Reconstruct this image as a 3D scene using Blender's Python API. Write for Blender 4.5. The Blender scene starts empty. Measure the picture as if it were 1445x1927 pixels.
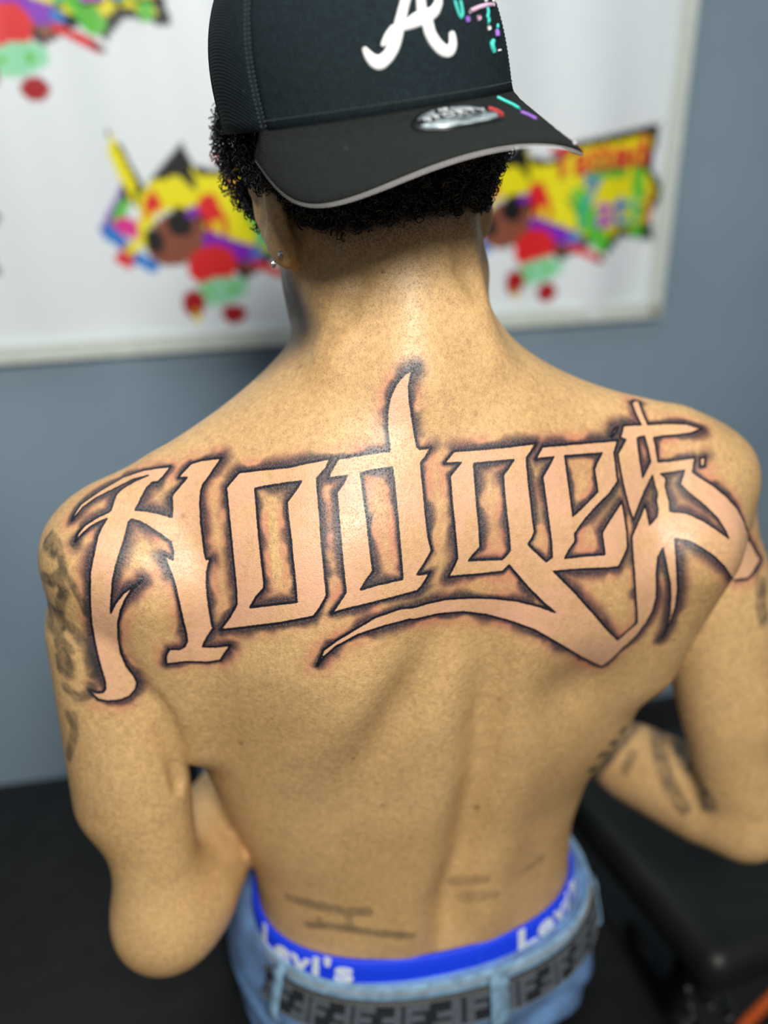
import bpy, bmesh, math, random
import numpy as np
from mathutils import Vector, Matrix

C = bpy.context.scene.collection
SC = bpy.context.scene

# ------------------------------------------------------------------ camera
FPX, PITCH = 1800.0, math.radians(25.0)
cam_data = bpy.data.cameras.new('camera')
cam = bpy.data.objects.new('camera', cam_data)
C.objects.link(cam)
cam.location = (0.0, 0.0, 1.25)
cam.rotation_euler = (math.pi / 2 - PITCH, 0.0, 0.0)
cam_data.sensor_fit = 'HORIZONTAL'
cam_data.sensor_width = 36.0
cam_data.lens = 36.0 * FPX / 1445.0
cam_data.clip_start = 0.02
cam_data.dof.use_dof = True
cam_data.dof.focus_distance = 0.632
cam_data.dof.aperture_fstop = 2.7
SC.camera = cam

# ------------------------------------------------------------------ light
world = bpy.data.worlds.new('world')
SC.world = world
world.use_nodes = True
world.node_tree.nodes['Background'].inputs[0].default_value = (0.80, 0.90, 1.0, 1)
world.node_tree.nodes['Background'].inputs[1].default_value = 0.14


def area(name, loc, target, size, power, color, shape='DISK', size_y=None):
    d = bpy.data.lights.new(name, 'AREA')
    d.shape = shape
    d.size = size
    if size_y:
        d.size_y = size_y
    d.energy = power
    d.color = color
    o = bpy.data.objects.new(name, d)
    C.objects.link(o)
    o.location = loc
    o.rotation_euler = (Vector(target) - Vector(loc)).to_track_quat('-Z', 'Y').to_euler()
    return o


area('studio_lamp', (0.16, -0.48, 1.92), (0.04, 0.62, 0.92), 0.40, 32.0, (1.0, 0.96, 0.89))
area('ceiling_panel', (-0.3, 0.75, 2.6), (-0.1, 0.9, 0.8), 0.9, 12.0, (0.95, 0.98, 1.0), 'RECTANGLE', 0.6)

SC.view_settings.view_transform = 'Standard'
SC.view_settings.look = 'None'
SC.view_settings.exposure = 0.0
SC.view_settings.gamma = 1.0
SC.view_settings.use_curve_mapping = False


# ------------------------------------------------------------------ helpers
def link(o, parent=None):
    C.objects.link(o)
    if parent is not None:
        o.parent = parent
    return o


def tag(o, label=None, cat=None, group=None, kind=None):
    if label:
        o['label'] = label
    if cat:
        o['category'] = cat
    if group:
        o['group'] = group
    if kind:
        o['kind'] = kind
    return o


def empty(name, loc, parent=None):
    o = bpy.data.objects.new(name, None)
    o.empty_display_size = 0.05
    link(o, parent)
    o.location = loc
    return o


def obj(name, verts, faces, mat=None, parent=None, smooth=True):
    """verts / faces -> one mesh object (world coordinates; the parent sits at its own place)"""
    me = bpy.data.meshes.new(name)
    me.from_pydata([tuple(v) for v in verts], [], [tuple(f) for f in faces])
    if smooth:
        me.polygons.foreach_set('use_smooth', [True] * len(me.polygons))
    me.update()
    o = bpy.data.objects.new(name, me)
    if mat:
        me.materials.append(mat)
    link(o, parent)
    fix_parent(o, parent)
    return o


def world_of(o):
    m = Matrix.LocRotScale(o.location, o.rotation_euler, o.scale)
    return m if o.parent is None else world_of(o.parent) @ o.matrix_parent_inverse @ m


def fix_parent(o, parent):
    if parent is not None:
        o.matrix_parent_inverse = world_of(parent).inverted()


def obj_bm(name, bm, mat=None, parent=None, smooth=True):
    me = bpy.data.meshes.new(name)
    bm.normal_update()
    bm.to_mesh(me)
    bm.free()
    if smooth:
        me.polygons.foreach_set('use_smooth', [True] * len(me.polygons))
    o = bpy.data.objects.new(name, me)
    if mat:
        me.materials.append(mat)
    link(o, parent)
    fix_parent(o, parent)
    return o


def grid_faces(nu, nv, close_u=False, close_v=False, off=0):
    f = []
    for i in range(nu if close_u else nu - 1):
        for j in range(nv if close_v else nv - 1):
            a = i * nv + j
            b = ((i + 1) % nu) * nv + j
            c = ((i + 1) % nu) * nv + (j + 1) % nv
            d = i * nv + (j + 1) % nv
            f.append((off + a, off + b, off + c, off + d))
    return f


def tube(pts, rad, n=8, closed=False):
    """sweep a circle along pts -> verts, faces"""
    pts = [Vector(p) for p in pts]
    m = len(pts)
    rads = rad if isinstance(rad, (list, tuple)) else [rad] * m
    V = []
    up = Vector((0.13, 0.21, 0.97)).normalized()
    prev = None
    for i, p in enumerate(pts):
        if closed:
            t = (pts[(i + 1) % m] - pts[i - 1])
        else:
            t = pts[min(i + 1, m - 1)] - pts[max(i - 1, 0)]
        t.normalize()
        if prev is None:
            a = t.cross(up)
            if a.length < 0.2:
                a = t.cross(Vector((1, 0, 0)))
        else:
            a = prev - t * prev.dot(t)
        a.normalize()
        prev = a
        b = t.cross(a)
        for k in range(n):
            an = 2 * math.pi * k / n
            V.append(p + (a * math.cos(an) + b * math.sin(an)) * rads[i])
    F = grid_faces(m, n, closed, True)
    if not closed:
        F.append(tuple(range(n - 1, -1, -1)))
        F.append(tuple((m - 1) * n + k for k in range(n)))
    return V, F


def join(parts):
    V, F = [], []
    for v, f in parts:
        o = len(V)
        V += list(v)
        F += [tuple(i + o for i in q) for q in f]
    return V, F


def rounded_box(size, r, seg=4):
    """a box with bevelled edges, as bmesh, centred on the origin"""
    bm = bmesh.new()
    bmesh.ops.create_cube(bm, size=1.0)
    bmesh.ops.scale(bm, vec=size, verts=bm.verts)
    bmesh.ops.bevel(bm, geom=bm.edges[:], offset=r, segments=seg, profile=0.5, affect='EDGES')
    return bm


# ------------------------------------------------------------------ materials
class NT:
    """a thin wrapper for writing node trees"""

    def __init__(self, name):
        self.m = bpy.data.materials.new(name)
        self.m.use_nodes = True
        self.t = self.m.node_tree
        self.b = self.t.nodes['Principled BSDF']

    def n(self, kind, **kw):
        nd = self.t.nodes.new(kind)
        for k, v in kw.items():
            setattr(nd, k, v)
        return nd

    def link(self, a, b):
        self.t.links.new(a, b)

    def put(self, sock, v):
        if hasattr(v, 'links') or hasattr(v, 'is_linked'):
            self.link(v, sock)
        else:
            sock.default_value = v

    def math(self, op, a, b=0.0, clamp=False):
        nd = self.n('ShaderNodeMath', operation=op, use_clamp=clamp)
        self.put(nd.inputs[0], a)
        self.put(nd.inputs[1], b)
        return nd.outputs[0]

    def mix(self, fac, a, b, blend='MIX'):
        nd = self.n('ShaderNodeMix', data_type='RGBA', blend_type=blend)
        self.put(nd.inputs[0], fac)
        for s, v in ((nd.inputs[6], a), (nd.inputs[7], b)):
            if isinstance(v, tuple) and len(v) == 3:
                v = v + (1.0,)
            self.put(s, v)
        return nd.outputs[2]

    def ramp(self, v, lo, hi, a=0.0, b=1.0, smooth=True):
        nd = self.n('ShaderNodeMapRange', interpolation_type='SMOOTHSTEP' if smooth else 'LINEAR')
        self.put(nd.inputs[0], v)
        nd.inputs[1].default_value = lo
        nd.inputs[2].default_value = hi
        nd.inputs[3].default_value = a
        nd.inputs[4].default_value = b
        return nd.outputs[0]

    def noise(self, scale, detail=3.0, rough=0.5, vec=None, dist=0.0):
        nd = self.n('ShaderNodeTexNoise')
        nd.inputs['Scale'].default_value = scale
        nd.inputs['Detail'].default_value = detail
        nd.inputs['Roughness'].default_value = rough
        nd.inputs['Distortion'].default_value = dist
        self.link(vec if vec is not None else self.coord(), nd.inputs['Vector'])
        return nd.outputs[0]

    def coord(self):
        if not hasattr(self, '_c'):
            self._c = self.n('ShaderNodeTexCoord').outputs['Object']
        return self._c

    def attr(self, name, out='Fac'):
        nd = self.n('ShaderNodeAttribute', attribute_name=name)
        return nd.outputs[out]

    def bump(self, h, strength=0.3, dist=0.001, normal=None):
        nd = self.n('ShaderNodeBump')
        nd.inputs['Strength'].default_value = strength
        nd.inputs['Distance'].default_value = dist
        self.link(h, nd.inputs['Height'])
        if normal is not None:
            self.link(normal, nd.inputs['Normal'])
        return nd.outputs[0]

    def set(self, **kw):
        for k, v in kw.items():
            s = self.b.inputs[k.replace('_', ' ')]
            if isinstance(v, tuple) and len(v) == 3:
                v = v + (1.0,)
            self.put(s, v)
        return self


def simple(name, col, rough=0.6, var=0.12, scale=60.0, bump=0.0, metallic=0.0, spec=0.5, bscale=None):
    t = NT(name)
    nz = t.noise(scale, 4.0)
    c = t.mix(t.ramp(nz, 0.3, 0.7, 0, 1), tuple(x * (1 - var) for x in col), tuple(min(1, x * (1 + var)) for x in col))
    t.set(Base_Color=c, Roughness=rough, Metallic=metallic, Specular_IOR_Level=spec)
    if bump:
        t.set(Normal=t.bump(t.noise(bscale or scale * 6, 4.0), bump, 0.001))
    return t.m

# the lettering on his back and older marks: points on the skin, metres
INK = [
 (1, [(-0.2176,0.6019,0.9627),(-0.2168,0.6064,0.9658),(-0.2150,0.6096,0.9681),(-0.2133,0.6130,0.9702),(-0.2102,0.6149,0.9720),(-0.2072,0.6170,0.9736),(-0.2042,0.6193,0.9753),(-0.2013,0.6219,0.9767),(-0.1976,0.6243,0.9783),(-0.1939,0.6267,0.9799),(-0.1902,0.6290,0.9815),(-0.1864,0.6311,0.9832),(-0.1816,0.6311,0.9850),(-0.1768,0.6310,0.9867),(-0.1719,0.6308,0.9886),(-0.1679,0.6298,0.9896),(-0.1640,0.6290,0.9906),(-0.1601,0.6285,0.9915),(-0.1554,0.6277,0.9923),(-0.1507,0.6268,0.9932),(-0.1532,0.6243,0.9905),(-0.1547,0.6227,0.9889),(-0.1563,0.6211,0.9871),(-0.1595,0.6191,0.9846),(-0.1631,0.6198,0.9843),(-0.1650,0.6184,0.9827),(-0.1669,0.6171,0.9811),(-0.1683,0.6147,0.9787),(-0.1697,0.6124,0.9764),(-0.1713,0.6087,0.9729),(-0.1724,0.6069,0.9712),(-0.1734,0.6049,0.9695),(-0.1694,0.6049,0.9691),(-0.1654,0.6049,0.9688),(-0.1614,0.6045,0.9680),(-0.1573,0.6042,0.9673),(-0.1526,0.6035,0.9661),(-0.1479,0.6027,0.9648),(-0.1478,0.6045,0.9676),(-0.1476,0.6062,0.9704),(-0.1479,0.6080,0.9732),(-0.1483,0.6100,0.9761),(-0.1477,0.6115,0.9783),(-0.1447,0.6133,0.9816),(-0.1417,0.6150,0.9849),(-0.1397,0.6159,0.9869),(-0.1376,0.6168,0.9890),(-0.1409,0.6177,0.9886),(-0.1441,0.6186,0.9882),(-0.1425,0.6197,0.9901),(-0.1408,0.6208,0.9920),(-0.1381,0.6220,0.9944),(-0.1354,0.6233,0.9968),(-0.1311,0.6228,0.9984),(-0.1269,0.6222,0.9999),(-0.1221,0.6209,1.0010),(-0.1173,0.6195,1.0021),(-0.1125,0.6182,1.0032),(-0.1145,0.6169,1.0009),(-0.1165,0.6157,0.9985),(-0.1191,0.6138,0.9949),(-0.1218,0.6120,0.9913),(-0.1238,0.6110,0.9888),(-0.1259,0.6101,0.9863),(-0.1272,0.6082,0.9827),(-0.1274,0.6058,0.9787),(-0.1277,0.6036,0.9745),(-0.1274,0.6014,0.9706),(-0.1272,0.5994,0.9666),(-0.1270,0.5976,0.9625),(-0.1265,0.5961,0.9593),(-0.1261,0.5946,0.9560),(-0.1256,0.5932,0.9528),(-0.1251,0.5913,0.9485),(-0.1246,0.5894,0.9442),(-0.1233,0.5873,0.9400),(-0.1202,0.5866,0.9404),(-0.1216,0.5858,0.9370),(-0.1222,0.5849,0.9345),(-0.1228,0.5840,0.9319),(-0.1230,0.5827,0.9288),(-0.1232,0.5816,0.9256),(-0.1230,0.5804,0.9222),(-0.1229,0.5793,0.9187),(-0.1228,0.5784,0.9151),(-0.1223,0.5774,0.9103),(-0.1219,0.5768,0.9052),(-0.1216,0.5765,0.9012),(-0.1213,0.5763,0.8971),(-0.1210,0.5761,0.8930),(-0.1201,0.5759,0.8915),(-0.1232,0.5761,0.8866),(-0.1252,0.5761,0.8834),(-0.1271,0.5760,0.8802),(-0.1292,0.5760,0.8754),(-0.1242,0.5759,0.8755),(-0.1191,0.5751,0.8760),(-0.1136,0.5735,0.8778),(-0.1080,0.5714,0.8800),(-0.1104,0.5723,0.8762),(-0.1129,0.5731,0.8724),(-0.1149,0.5738,0.8689),(-0.1170,0.5745,0.8653),(-0.1215,0.5756,0.8637),(-0.1258,0.5763,0.8625),(-0.1300,0.5765,0.8625),(-0.1341,0.5763,0.8627),(-0.1381,0.5757,0.8632),(-0.1421,0.5750,0.8638),(-0.1465,0.5744,0.8635),(-0.1510,0.5739,0.8631),(-0.1555,0.5739,0.8625),(-0.1549,0.5728,0.8694),(-0.1535,0.5724,0.8727),(-0.1521,0.5721,0.8758),(-0.1485,0.5726,0.8755),(-0.1449,0.5733,0.8751),(-0.1414,0.5739,0.8768),(-0.1390,0.5741,0.8815),(-0.1390,0.5738,0.8849),(-0.1390,0.5736,0.8882),(-0.1394,0.5732,0.8927),(-0.1399,0.5728,0.8972),(-0.1403,0.5724,0.9016),(-0.1407,0.5722,0.9064),(-0.1413,0.5724,0.9109),(-0.1419,0.5730,0.9152),(-0.1426,0.5739,0.9193),(-0.1433,0.5751,0.9231),(-0.1442,0.5766,0.9269),(-0.1458,0.5785,0.9312),(-0.1475,0.5804,0.9354),(-0.1492,0.5823,0.9389),(-0.1509,0.5842,0.9424),(-0.1517,0.5857,0.9446),(-0.1487,0.5851,0.9427),(-0.1458,0.5846,0.9407),(-0.1458,0.5863,0.9428),(-0.1457,0.5879,0.9449),(-0.1467,0.5901,0.9480),(-0.1477,0.5923,0.9510),(-0.1514,0.5934,0.9534),(-0.1551,0.5947,0.9558),(-0.1592,0.5959,0.9581),(-0.1632,0.5973,0.9605),(-0.1666,0.5982,0.9620),(-0.1700,0.5991,0.9636),(-0.1727,0.5994,0.9642),(-0.1754,0.5996,0.9648),(-0.1771,0.5976,0.9633),(-0.1774,0.5952,0.9611),(-0.1777,0.5928,0.9589),(-0.1781,0.5908,0.9570),(-0.1785,0.5888,0.9550),(-0.1795,0.5858,0.9520),(-0.1805,0.5831,0.9489),(-0.1814,0.5809,0.9461),(-0.1823,0.5789,0.9432),(-0.1833,0.5772,0.9401),(-0.1843,0.5752,0.9359),(-0.1855,0.5738,0.9315),(-0.1862,0.5727,0.9268),(-0.1871,0.5720,0.9219),(-0.1879,0.5717,0.9167),(-0.1888,0.5719,0.9112),(-0.1898,0.5724,0.9054),(-0.1873,0.5717,0.9102),(-0.1849,0.5713,0.9146),(-0.1817,0.5712,0.9185),(-0.1787,0.5714,0.9222),(-0.1743,0.5719,0.9251),(-0.1700,0.5727,0.9278),(-0.1658,0.5738,0.9303),(-0.1688,0.5728,0.9280),(-0.1718,0.5720,0.9257),(-0.1747,0.5712,0.9220),(-0.1777,0.5707,0.9180),(-0.1798,0.5706,0.9135),(-0.1821,0.5708,0.9087),(-0.1839,0.5715,0.9029),(-0.1861,0.5729,0.8965),(-0.1868,0.5741,0.8916),(-0.1877,0.5756,0.8864),(-0.1887,0.5773,0.8810),(-0.1890,0.5790,0.8743),(-0.1891,0.5798,0.8680),(-0.1878,0.5803,0.8619),(-0.1865,0.5806,0.8559),(-0.1846,0.5811,0.8518),(-0.1827,0.5816,0.8477),(-0.1818,0.5818,0.8441),(-0.1808,0.5821,0.8406),(-0.1825,0.5809,0.8354),(-0.1846,0.5797,0.8333),(-0.1867,0.5785,0.8311),(-0.1900,0.5772,0.8304),(-0.1933,0.5761,0.8295),(-0.1973,0.5752,0.8297),(-0.2014,0.5746,0.8297),(-0.2048,0.5745,0.8306),(-0.2082,0.5745,0.8315),(-0.2101,0.5747,0.8335),(-0.2121,0.5750,0.8354),(-0.2135,0.5754,0.8385),(-0.2109,0.5751,0.8376),(-0.2083,0.5749,0.8367),(-0.2041,0.5750,0.8371),(-0.2020,0.5754,0.8402),(-0.2019,0.5758,0.8458),(-0.2025,0.5761,0.8498),(-0.2031,0.5763,0.8538),(-0.2039,0.5767,0.8594),(-0.2047,0.5771,0.8649),(-0.2052,0.5777,0.8694),(-0.2057,0.5784,0.8739),(-0.2063,0.5791,0.8783),(-0.2064,0.5793,0.8830),(-0.2062,0.5786,0.8883),(-0.2059,0.5773,0.8938),(-0.2051,0.5760,0.8994),(-0.2044,0.5749,0.9047),(-0.2039,0.5742,0.9098),(-0.2032,0.5738,0.9147),(-0.2027,0.5736,0.9194),(-0.2023,0.5738,0.9239),(-0.2017,0.5742,0.9282),(-0.2013,0.5750,0.9323),(-0.2010,0.5761,0.9362),(-0.2001,0.5775,0.9400),(-0.1994,0.5792,0.9436),(-0.1987,0.5812,0.9470),(-0.1981,0.5835,0.9502),(-0.1975,0.5861,0.9534),(-0.1970,0.5888,0.9564),(-0.1960,0.5913,0.9589),(-0.1950,0.5938,0.9614),(-0.1936,0.5963,0.9635),(-0.1921,0.5989,0.9656),(-0.1963,0.5974,0.9644),(-0.1994,0.5960,0.9631),(-0.2026,0.5947,0.9617),(-0.2050,0.5931,0.9599),(-0.2075,0.5917,0.9580),(-0.2101,0.5899,0.9555),(-0.2128,0.5884,0.9530),(-0.2119,0.5903,0.9554),(-0.2111,0.5923,0.9577),(-0.2089,0.5940,0.9598),(-0.2069,0.5958,0.9619),(-0.2039,0.5971,0.9635),(-0.2010,0.5986,0.9650),(-0.1981,0.6002,0.9665),(-0.1949,0.6014,0.9676),(-0.1918,0.6027,0.9686),(-0.1901,0.6043,0.9698),(-0.1896,0.6076,0.9720),(-0.1892,0.6110,0.9741),(-0.1882,0.6161,0.9770),(-0.1861,0.6182,0.9783),(-0.1841,0.6202,0.9797),(-0.1803,0.6221,0.9815),(-0.1763,0.6237,0.9834),(-0.1715,0.6244,0.9853),(-0.1667,0.6251,0.9872),(-0.1705,0.6253,0.9862),(-0.1743,0.6255,0.9851),(-0.1781,0.6258,0.9840),(-0.1822,0.6246,0.9822),(-0.1861,0.6232,0.9806),(-0.1900,0.6215,0.9791),(-0.1942,0.6195,0.9775),(-0.1984,0.6174,0.9759),(-0.2026,0.6155,0.9743),(-0.2054,0.6134,0.9728),(-0.2082,0.6114,0.9712),(-0.2111,0.6096,0.9695),(-0.2132,0.6068,0.9674),(-0.2153,0.6041,0.9651)]),
 (1, [(-0.0995,0.6068,0.9970),(-0.0950,0.6057,0.9980),(-0.0906,0.6046,0.9990),(-0.0862,0.6036,0.9999),(-0.0818,0.6027,1.0009),(-0.0773,0.6017,1.0017),(-0.0728,0.6008,1.0026),(-0.0683,0.6000,1.0034),(-0.0639,0.5993,1.0041),(-0.0596,0.5990,1.0053),(-0.0553,0.5989,1.0064),(-0.0510,0.5988,1.0074),(-0.0472,0.5987,1.0082),(-0.0434,0.5987,1.0090),(-0.0397,0.5987,1.0098),(-0.0359,0.5989,1.0105),(-0.0376,0.5969,1.0076),(-0.0393,0.5950,1.0046),(-0.0422,0.5934,1.0019),(-0.0450,0.5918,0.9991),(-0.0449,0.5900,0.9965),(-0.0447,0.5881,0.9938),(-0.0442,0.5854,0.9900),(-0.0437,0.5827,0.9862),(-0.0433,0.5801,0.9824),(-0.0428,0.5775,0.9786),(-0.0424,0.5750,0.9747),(-0.0421,0.5727,0.9711),(-0.0418,0.5705,0.9674),(-0.0415,0.5684,0.9637),(-0.0412,0.5665,0.9599),(-0.0407,0.5646,0.9560),(-0.0403,0.5629,0.9521),(-0.0399,0.5614,0.9481),(-0.0395,0.5599,0.9441),(-0.0392,0.5587,0.9405),(-0.0388,0.5576,0.9369),(-0.0385,0.5565,0.9332),(-0.0382,0.5556,0.9295),(-0.0404,0.5546,0.9255),(-0.0426,0.5538,0.9213),(-0.0450,0.5534,0.9179),(-0.0474,0.5531,0.9145),(-0.0520,0.5535,0.9133),(-0.0565,0.5541,0.9120),(-0.0609,0.5548,0.9106),(-0.0654,0.5559,0.9090),(-0.0699,0.5571,0.9073),(-0.0748,0.5586,0.9057),(-0.0798,0.5603,0.9039),(-0.0848,0.5622,0.9021),(-0.0898,0.5642,0.9002),(-0.0949,0.5664,0.8981),(-0.0999,0.5686,0.8962),(-0.1050,0.5709,0.8941),(-0.1101,0.5730,0.8922),(-0.1151,0.5747,0.8905),(-0.1126,0.5741,0.8943),(-0.1100,0.5734,0.8981),(-0.1074,0.5726,0.9019),(-0.1054,0.5721,0.9059),(-0.1033,0.5715,0.9099),(-0.1013,0.5710,0.9138),(-0.1013,0.5718,0.9188),(-0.1013,0.5728,0.9237),(-0.1016,0.5740,0.9280),(-0.1019,0.5753,0.9323),(-0.1023,0.5767,0.9365),(-0.1027,0.5782,0.9407),(-0.1031,0.5798,0.9449),(-0.1035,0.5814,0.9489),(-0.1039,0.5831,0.9530),(-0.1043,0.5849,0.9570),(-0.1048,0.5869,0.9609),(-0.1052,0.5890,0.9648),(-0.1057,0.5912,0.9686),(-0.1063,0.5935,0.9723),(-0.1067,0.5956,0.9757),(-0.1072,0.5978,0.9790),(-0.1077,0.6000,0.9823),(-0.1081,0.6017,0.9847),(-0.1085,0.6035,0.9871),(-0.1055,0.6045,0.9905),(-0.1025,0.6056,0.9937)]),
 (-1, [(-0.0879,0.5967,0.9895),(-0.0847,0.5960,0.9904),(-0.0815,0.5955,0.9913),(-0.0767,0.5947,0.9925),(-0.0719,0.5939,0.9936),(-0.0672,0.5933,0.9947),(-0.0633,0.5928,0.9955),(-0.0594,0.5923,0.9962),(-0.0555,0.5920,0.9969),(-0.0572,0.5906,0.9945),(-0.0589,0.5893,0.9921),(-0.0610,0.5880,0.9895),(-0.0631,0.5868,0.9869),(-0.0652,0.5855,0.9843),(-0.0648,0.5830,0.9807),(-0.0645,0.5805,0.9772),(-0.0638,0.5778,0.9734),(-0.0631,0.5751,0.9696),(-0.0625,0.5726,0.9657),(-0.0620,0.5705,0.9620),(-0.0616,0.5684,0.9582),(-0.0612,0.5666,0.9544),(-0.0607,0.5648,0.9505),(-0.0603,0.5633,0.9467),(-0.0599,0.5619,0.9430),(-0.0595,0.5605,0.9392),(-0.0592,0.5593,0.9353),(-0.0589,0.5582,0.9315),(-0.0587,0.5572,0.9277),(-0.0584,0.5563,0.9238),(-0.0627,0.5571,0.9228),(-0.0671,0.5581,0.9217),(-0.0711,0.5591,0.9206),(-0.0751,0.5603,0.9194),(-0.0792,0.5616,0.9180),(-0.0834,0.5631,0.9166),(-0.0876,0.5647,0.9151),(-0.0919,0.5664,0.9135),(-0.0897,0.5660,0.9176),(-0.0876,0.5658,0.9216),(-0.0844,0.5652,0.9257),(-0.0813,0.5648,0.9295),(-0.0811,0.5660,0.9342),(-0.0815,0.5672,0.9378),(-0.0819,0.5684,0.9414),(-0.0823,0.5698,0.9449),(-0.0827,0.5712,0.9484),(-0.0831,0.5728,0.9521),(-0.0836,0.5746,0.9557),(-0.0840,0.5766,0.9592),(-0.0845,0.5786,0.9627),(-0.0849,0.5809,0.9664),(-0.0854,0.5832,0.9701),(-0.0858,0.5856,0.9738),(-0.0862,0.5881,0.9774),(-0.0868,0.5909,0.9815),(-0.0873,0.5937,0.9855)]),
 (1, [(-0.0307,0.5984,1.0104),(-0.0270,0.5986,1.0110),(-0.0232,0.5988,1.0115),(-0.0194,0.5992,1.0121),(-0.0156,0.5996,1.0126),(-0.0117,0.6001,1.0131),(-0.0079,0.6006,1.0135),(-0.0041,0.6011,1.0139),(-0.0002,0.6017,1.0143),(0.0038,0.6023,1.0144),(0.0038,0.6038,1.0172),(0.0032,0.6058,1.0210),(0.0027,0.6077,1.0248),(0.0021,0.6096,1.0286),(0.0022,0.6110,1.0317),(0.0022,0.6124,1.0349),(0.0023,0.6136,1.0381),(0.0031,0.6152,1.0425),(0.0038,0.6166,1.0468),(0.0051,0.6175,1.0497),(0.0065,0.6183,1.0527),(0.0078,0.6192,1.0556),(0.0107,0.6201,1.0589),(0.0136,0.6211,1.0621),(0.0174,0.6219,1.0643),(0.0212,0.6229,1.0663),(0.0197,0.6220,1.0642),(0.0181,0.6211,1.0621),(0.0175,0.6199,1.0589),(0.0168,0.6189,1.0557),(0.0169,0.6176,1.0513),(0.0171,0.6163,1.0469),(0.0176,0.6154,1.0432),(0.0182,0.6144,1.0395),(0.0188,0.6135,1.0357),(0.0194,0.6125,1.0320),(0.0200,0.6114,1.0283),(0.0206,0.6101,1.0247),(0.0215,0.6084,1.0204),(0.0224,0.6066,1.0161),(0.0241,0.6063,1.0144),(0.0280,0.6073,1.0144),(0.0318,0.6085,1.0144),(0.0300,0.6067,1.0119),(0.0282,0.6049,1.0093),(0.0267,0.6036,1.0077),(0.0251,0.6023,1.0060),(0.0253,0.6005,1.0027),(0.0255,0.5987,0.9993),(0.0260,0.5965,0.9952),(0.0265,0.5944,0.9911),(0.0270,0.5922,0.9870),(0.0274,0.5901,0.9829),(0.0278,0.5881,0.9787),(0.0281,0.5861,0.9745),(0.0286,0.5846,0.9711),(0.0291,0.5832,0.9676),(0.0296,0.5818,0.9640),(0.0301,0.5806,0.9605),(0.0312,0.5793,0.9559),(0.0323,0.5782,0.9513),(0.0300,0.5763,0.9476),(0.0277,0.5745,0.9440),(0.0250,0.5728,0.9403),(0.0224,0.5710,0.9367),(0.0266,0.5723,0.9362),(0.0313,0.5742,0.9369),(0.0292,0.5727,0.9334),(0.0272,0.5713,0.9299),(0.0249,0.5700,0.9276),(0.0225,0.5688,0.9253),(0.0188,0.5674,0.9249),(0.0151,0.5661,0.9246),(0.0114,0.5649,0.9242),(0.0070,0.5635,0.9236),(0.0027,0.5621,0.9231),(-0.0017,0.5608,0.9226),(-0.0060,0.5594,0.9220),(-0.0103,0.5582,0.9215),(-0.0146,0.5571,0.9211),(-0.0189,0.5560,0.9205),(-0.0232,0.5551,0.9199),(-0.0272,0.5543,0.9191),(-0.0312,0.5537,0.9181),(-0.0352,0.5532,0.9170),(-0.0329,0.5539,0.9203),(-0.0306,0.5546,0.9235),(-0.0281,0.5557,0.9271),(-0.0256,0.5570,0.9307),(-0.0260,0.5582,0.9356),(-0.0265,0.5596,0.9404),(-0.0269,0.5609,0.9445),(-0.0273,0.5623,0.9486),(-0.0277,0.5637,0.9526),(-0.0281,0.5654,0.9566),(-0.0285,0.5671,0.9605),(-0.0288,0.5690,0.9643),(-0.0292,0.5710,0.9681),(-0.0296,0.5731,0.9718),(-0.0300,0.5753,0.9755),(-0.0303,0.5776,0.9792),(-0.0307,0.5799,0.9828),(-0.0311,0.5823,0.9864),(-0.0314,0.5839,0.9888),(-0.0317,0.5855,0.9913),(-0.0297,0.5871,0.9937),(-0.0277,0.5887,0.9961),(-0.0261,0.5903,0.9985),(-0.0246,0.5919,1.0010),(-0.0273,0.5916,1.0006),(-0.0301,0.5914,1.0002),(-0.0340,0.5913,0.9998),(-0.0379,0.5912,0.9994),(-0.0363,0.5930,1.0021),(-0.0347,0.5947,1.0048),(-0.0327,0.5966,1.0076)]),
 (-1, [(-0.0157,0.5931,1.0023),(-0.0120,0.5937,1.0030),(-0.0083,0.5944,1.0036),(-0.0037,0.5953,1.0041),(0.0009,0.5961,1.0046),(0.0055,0.5971,1.0050),(0.0061,0.5948,1.0010),(0.0067,0.5926,0.9969),(0.0071,0.5906,0.9934),(0.0075,0.5886,0.9899),(0.0080,0.5868,0.9863),(0.0084,0.5849,0.9827),(0.0088,0.5828,0.9786),(0.0092,0.5808,0.9745),(0.0096,0.5788,0.9703),(0.0100,0.5770,0.9661),(0.0103,0.5752,0.9619),(0.0107,0.5737,0.9578),(0.0111,0.5723,0.9536),(0.0115,0.5711,0.9494),(0.0119,0.5699,0.9451),(0.0123,0.5688,0.9402),(0.0127,0.5677,0.9352),(0.0091,0.5665,0.9349),(0.0055,0.5654,0.9345),(0.0021,0.5643,0.9342),(-0.0014,0.5633,0.9339),(-0.0048,0.5623,0.9336),(-0.0085,0.5612,0.9330),(-0.0121,0.5601,0.9324),(-0.0157,0.5591,0.9317),(-0.0137,0.5603,0.9348),(-0.0117,0.5617,0.9379),(-0.0095,0.5629,0.9405),(-0.0073,0.5642,0.9430),(-0.0078,0.5651,0.9464),(-0.0082,0.5661,0.9498),(-0.0087,0.5673,0.9533),(-0.0091,0.5686,0.9569),(-0.0095,0.5699,0.9603),(-0.0099,0.5714,0.9638),(-0.0104,0.5732,0.9676),(-0.0109,0.5751,0.9715),(-0.0114,0.5771,0.9753),(-0.0119,0.5792,0.9790),(-0.0126,0.5814,0.9830),(-0.0133,0.5837,0.9870),(-0.0140,0.5861,0.9910),(-0.0146,0.5884,0.9948),(-0.0151,0.5907,0.9986)]),
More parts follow.
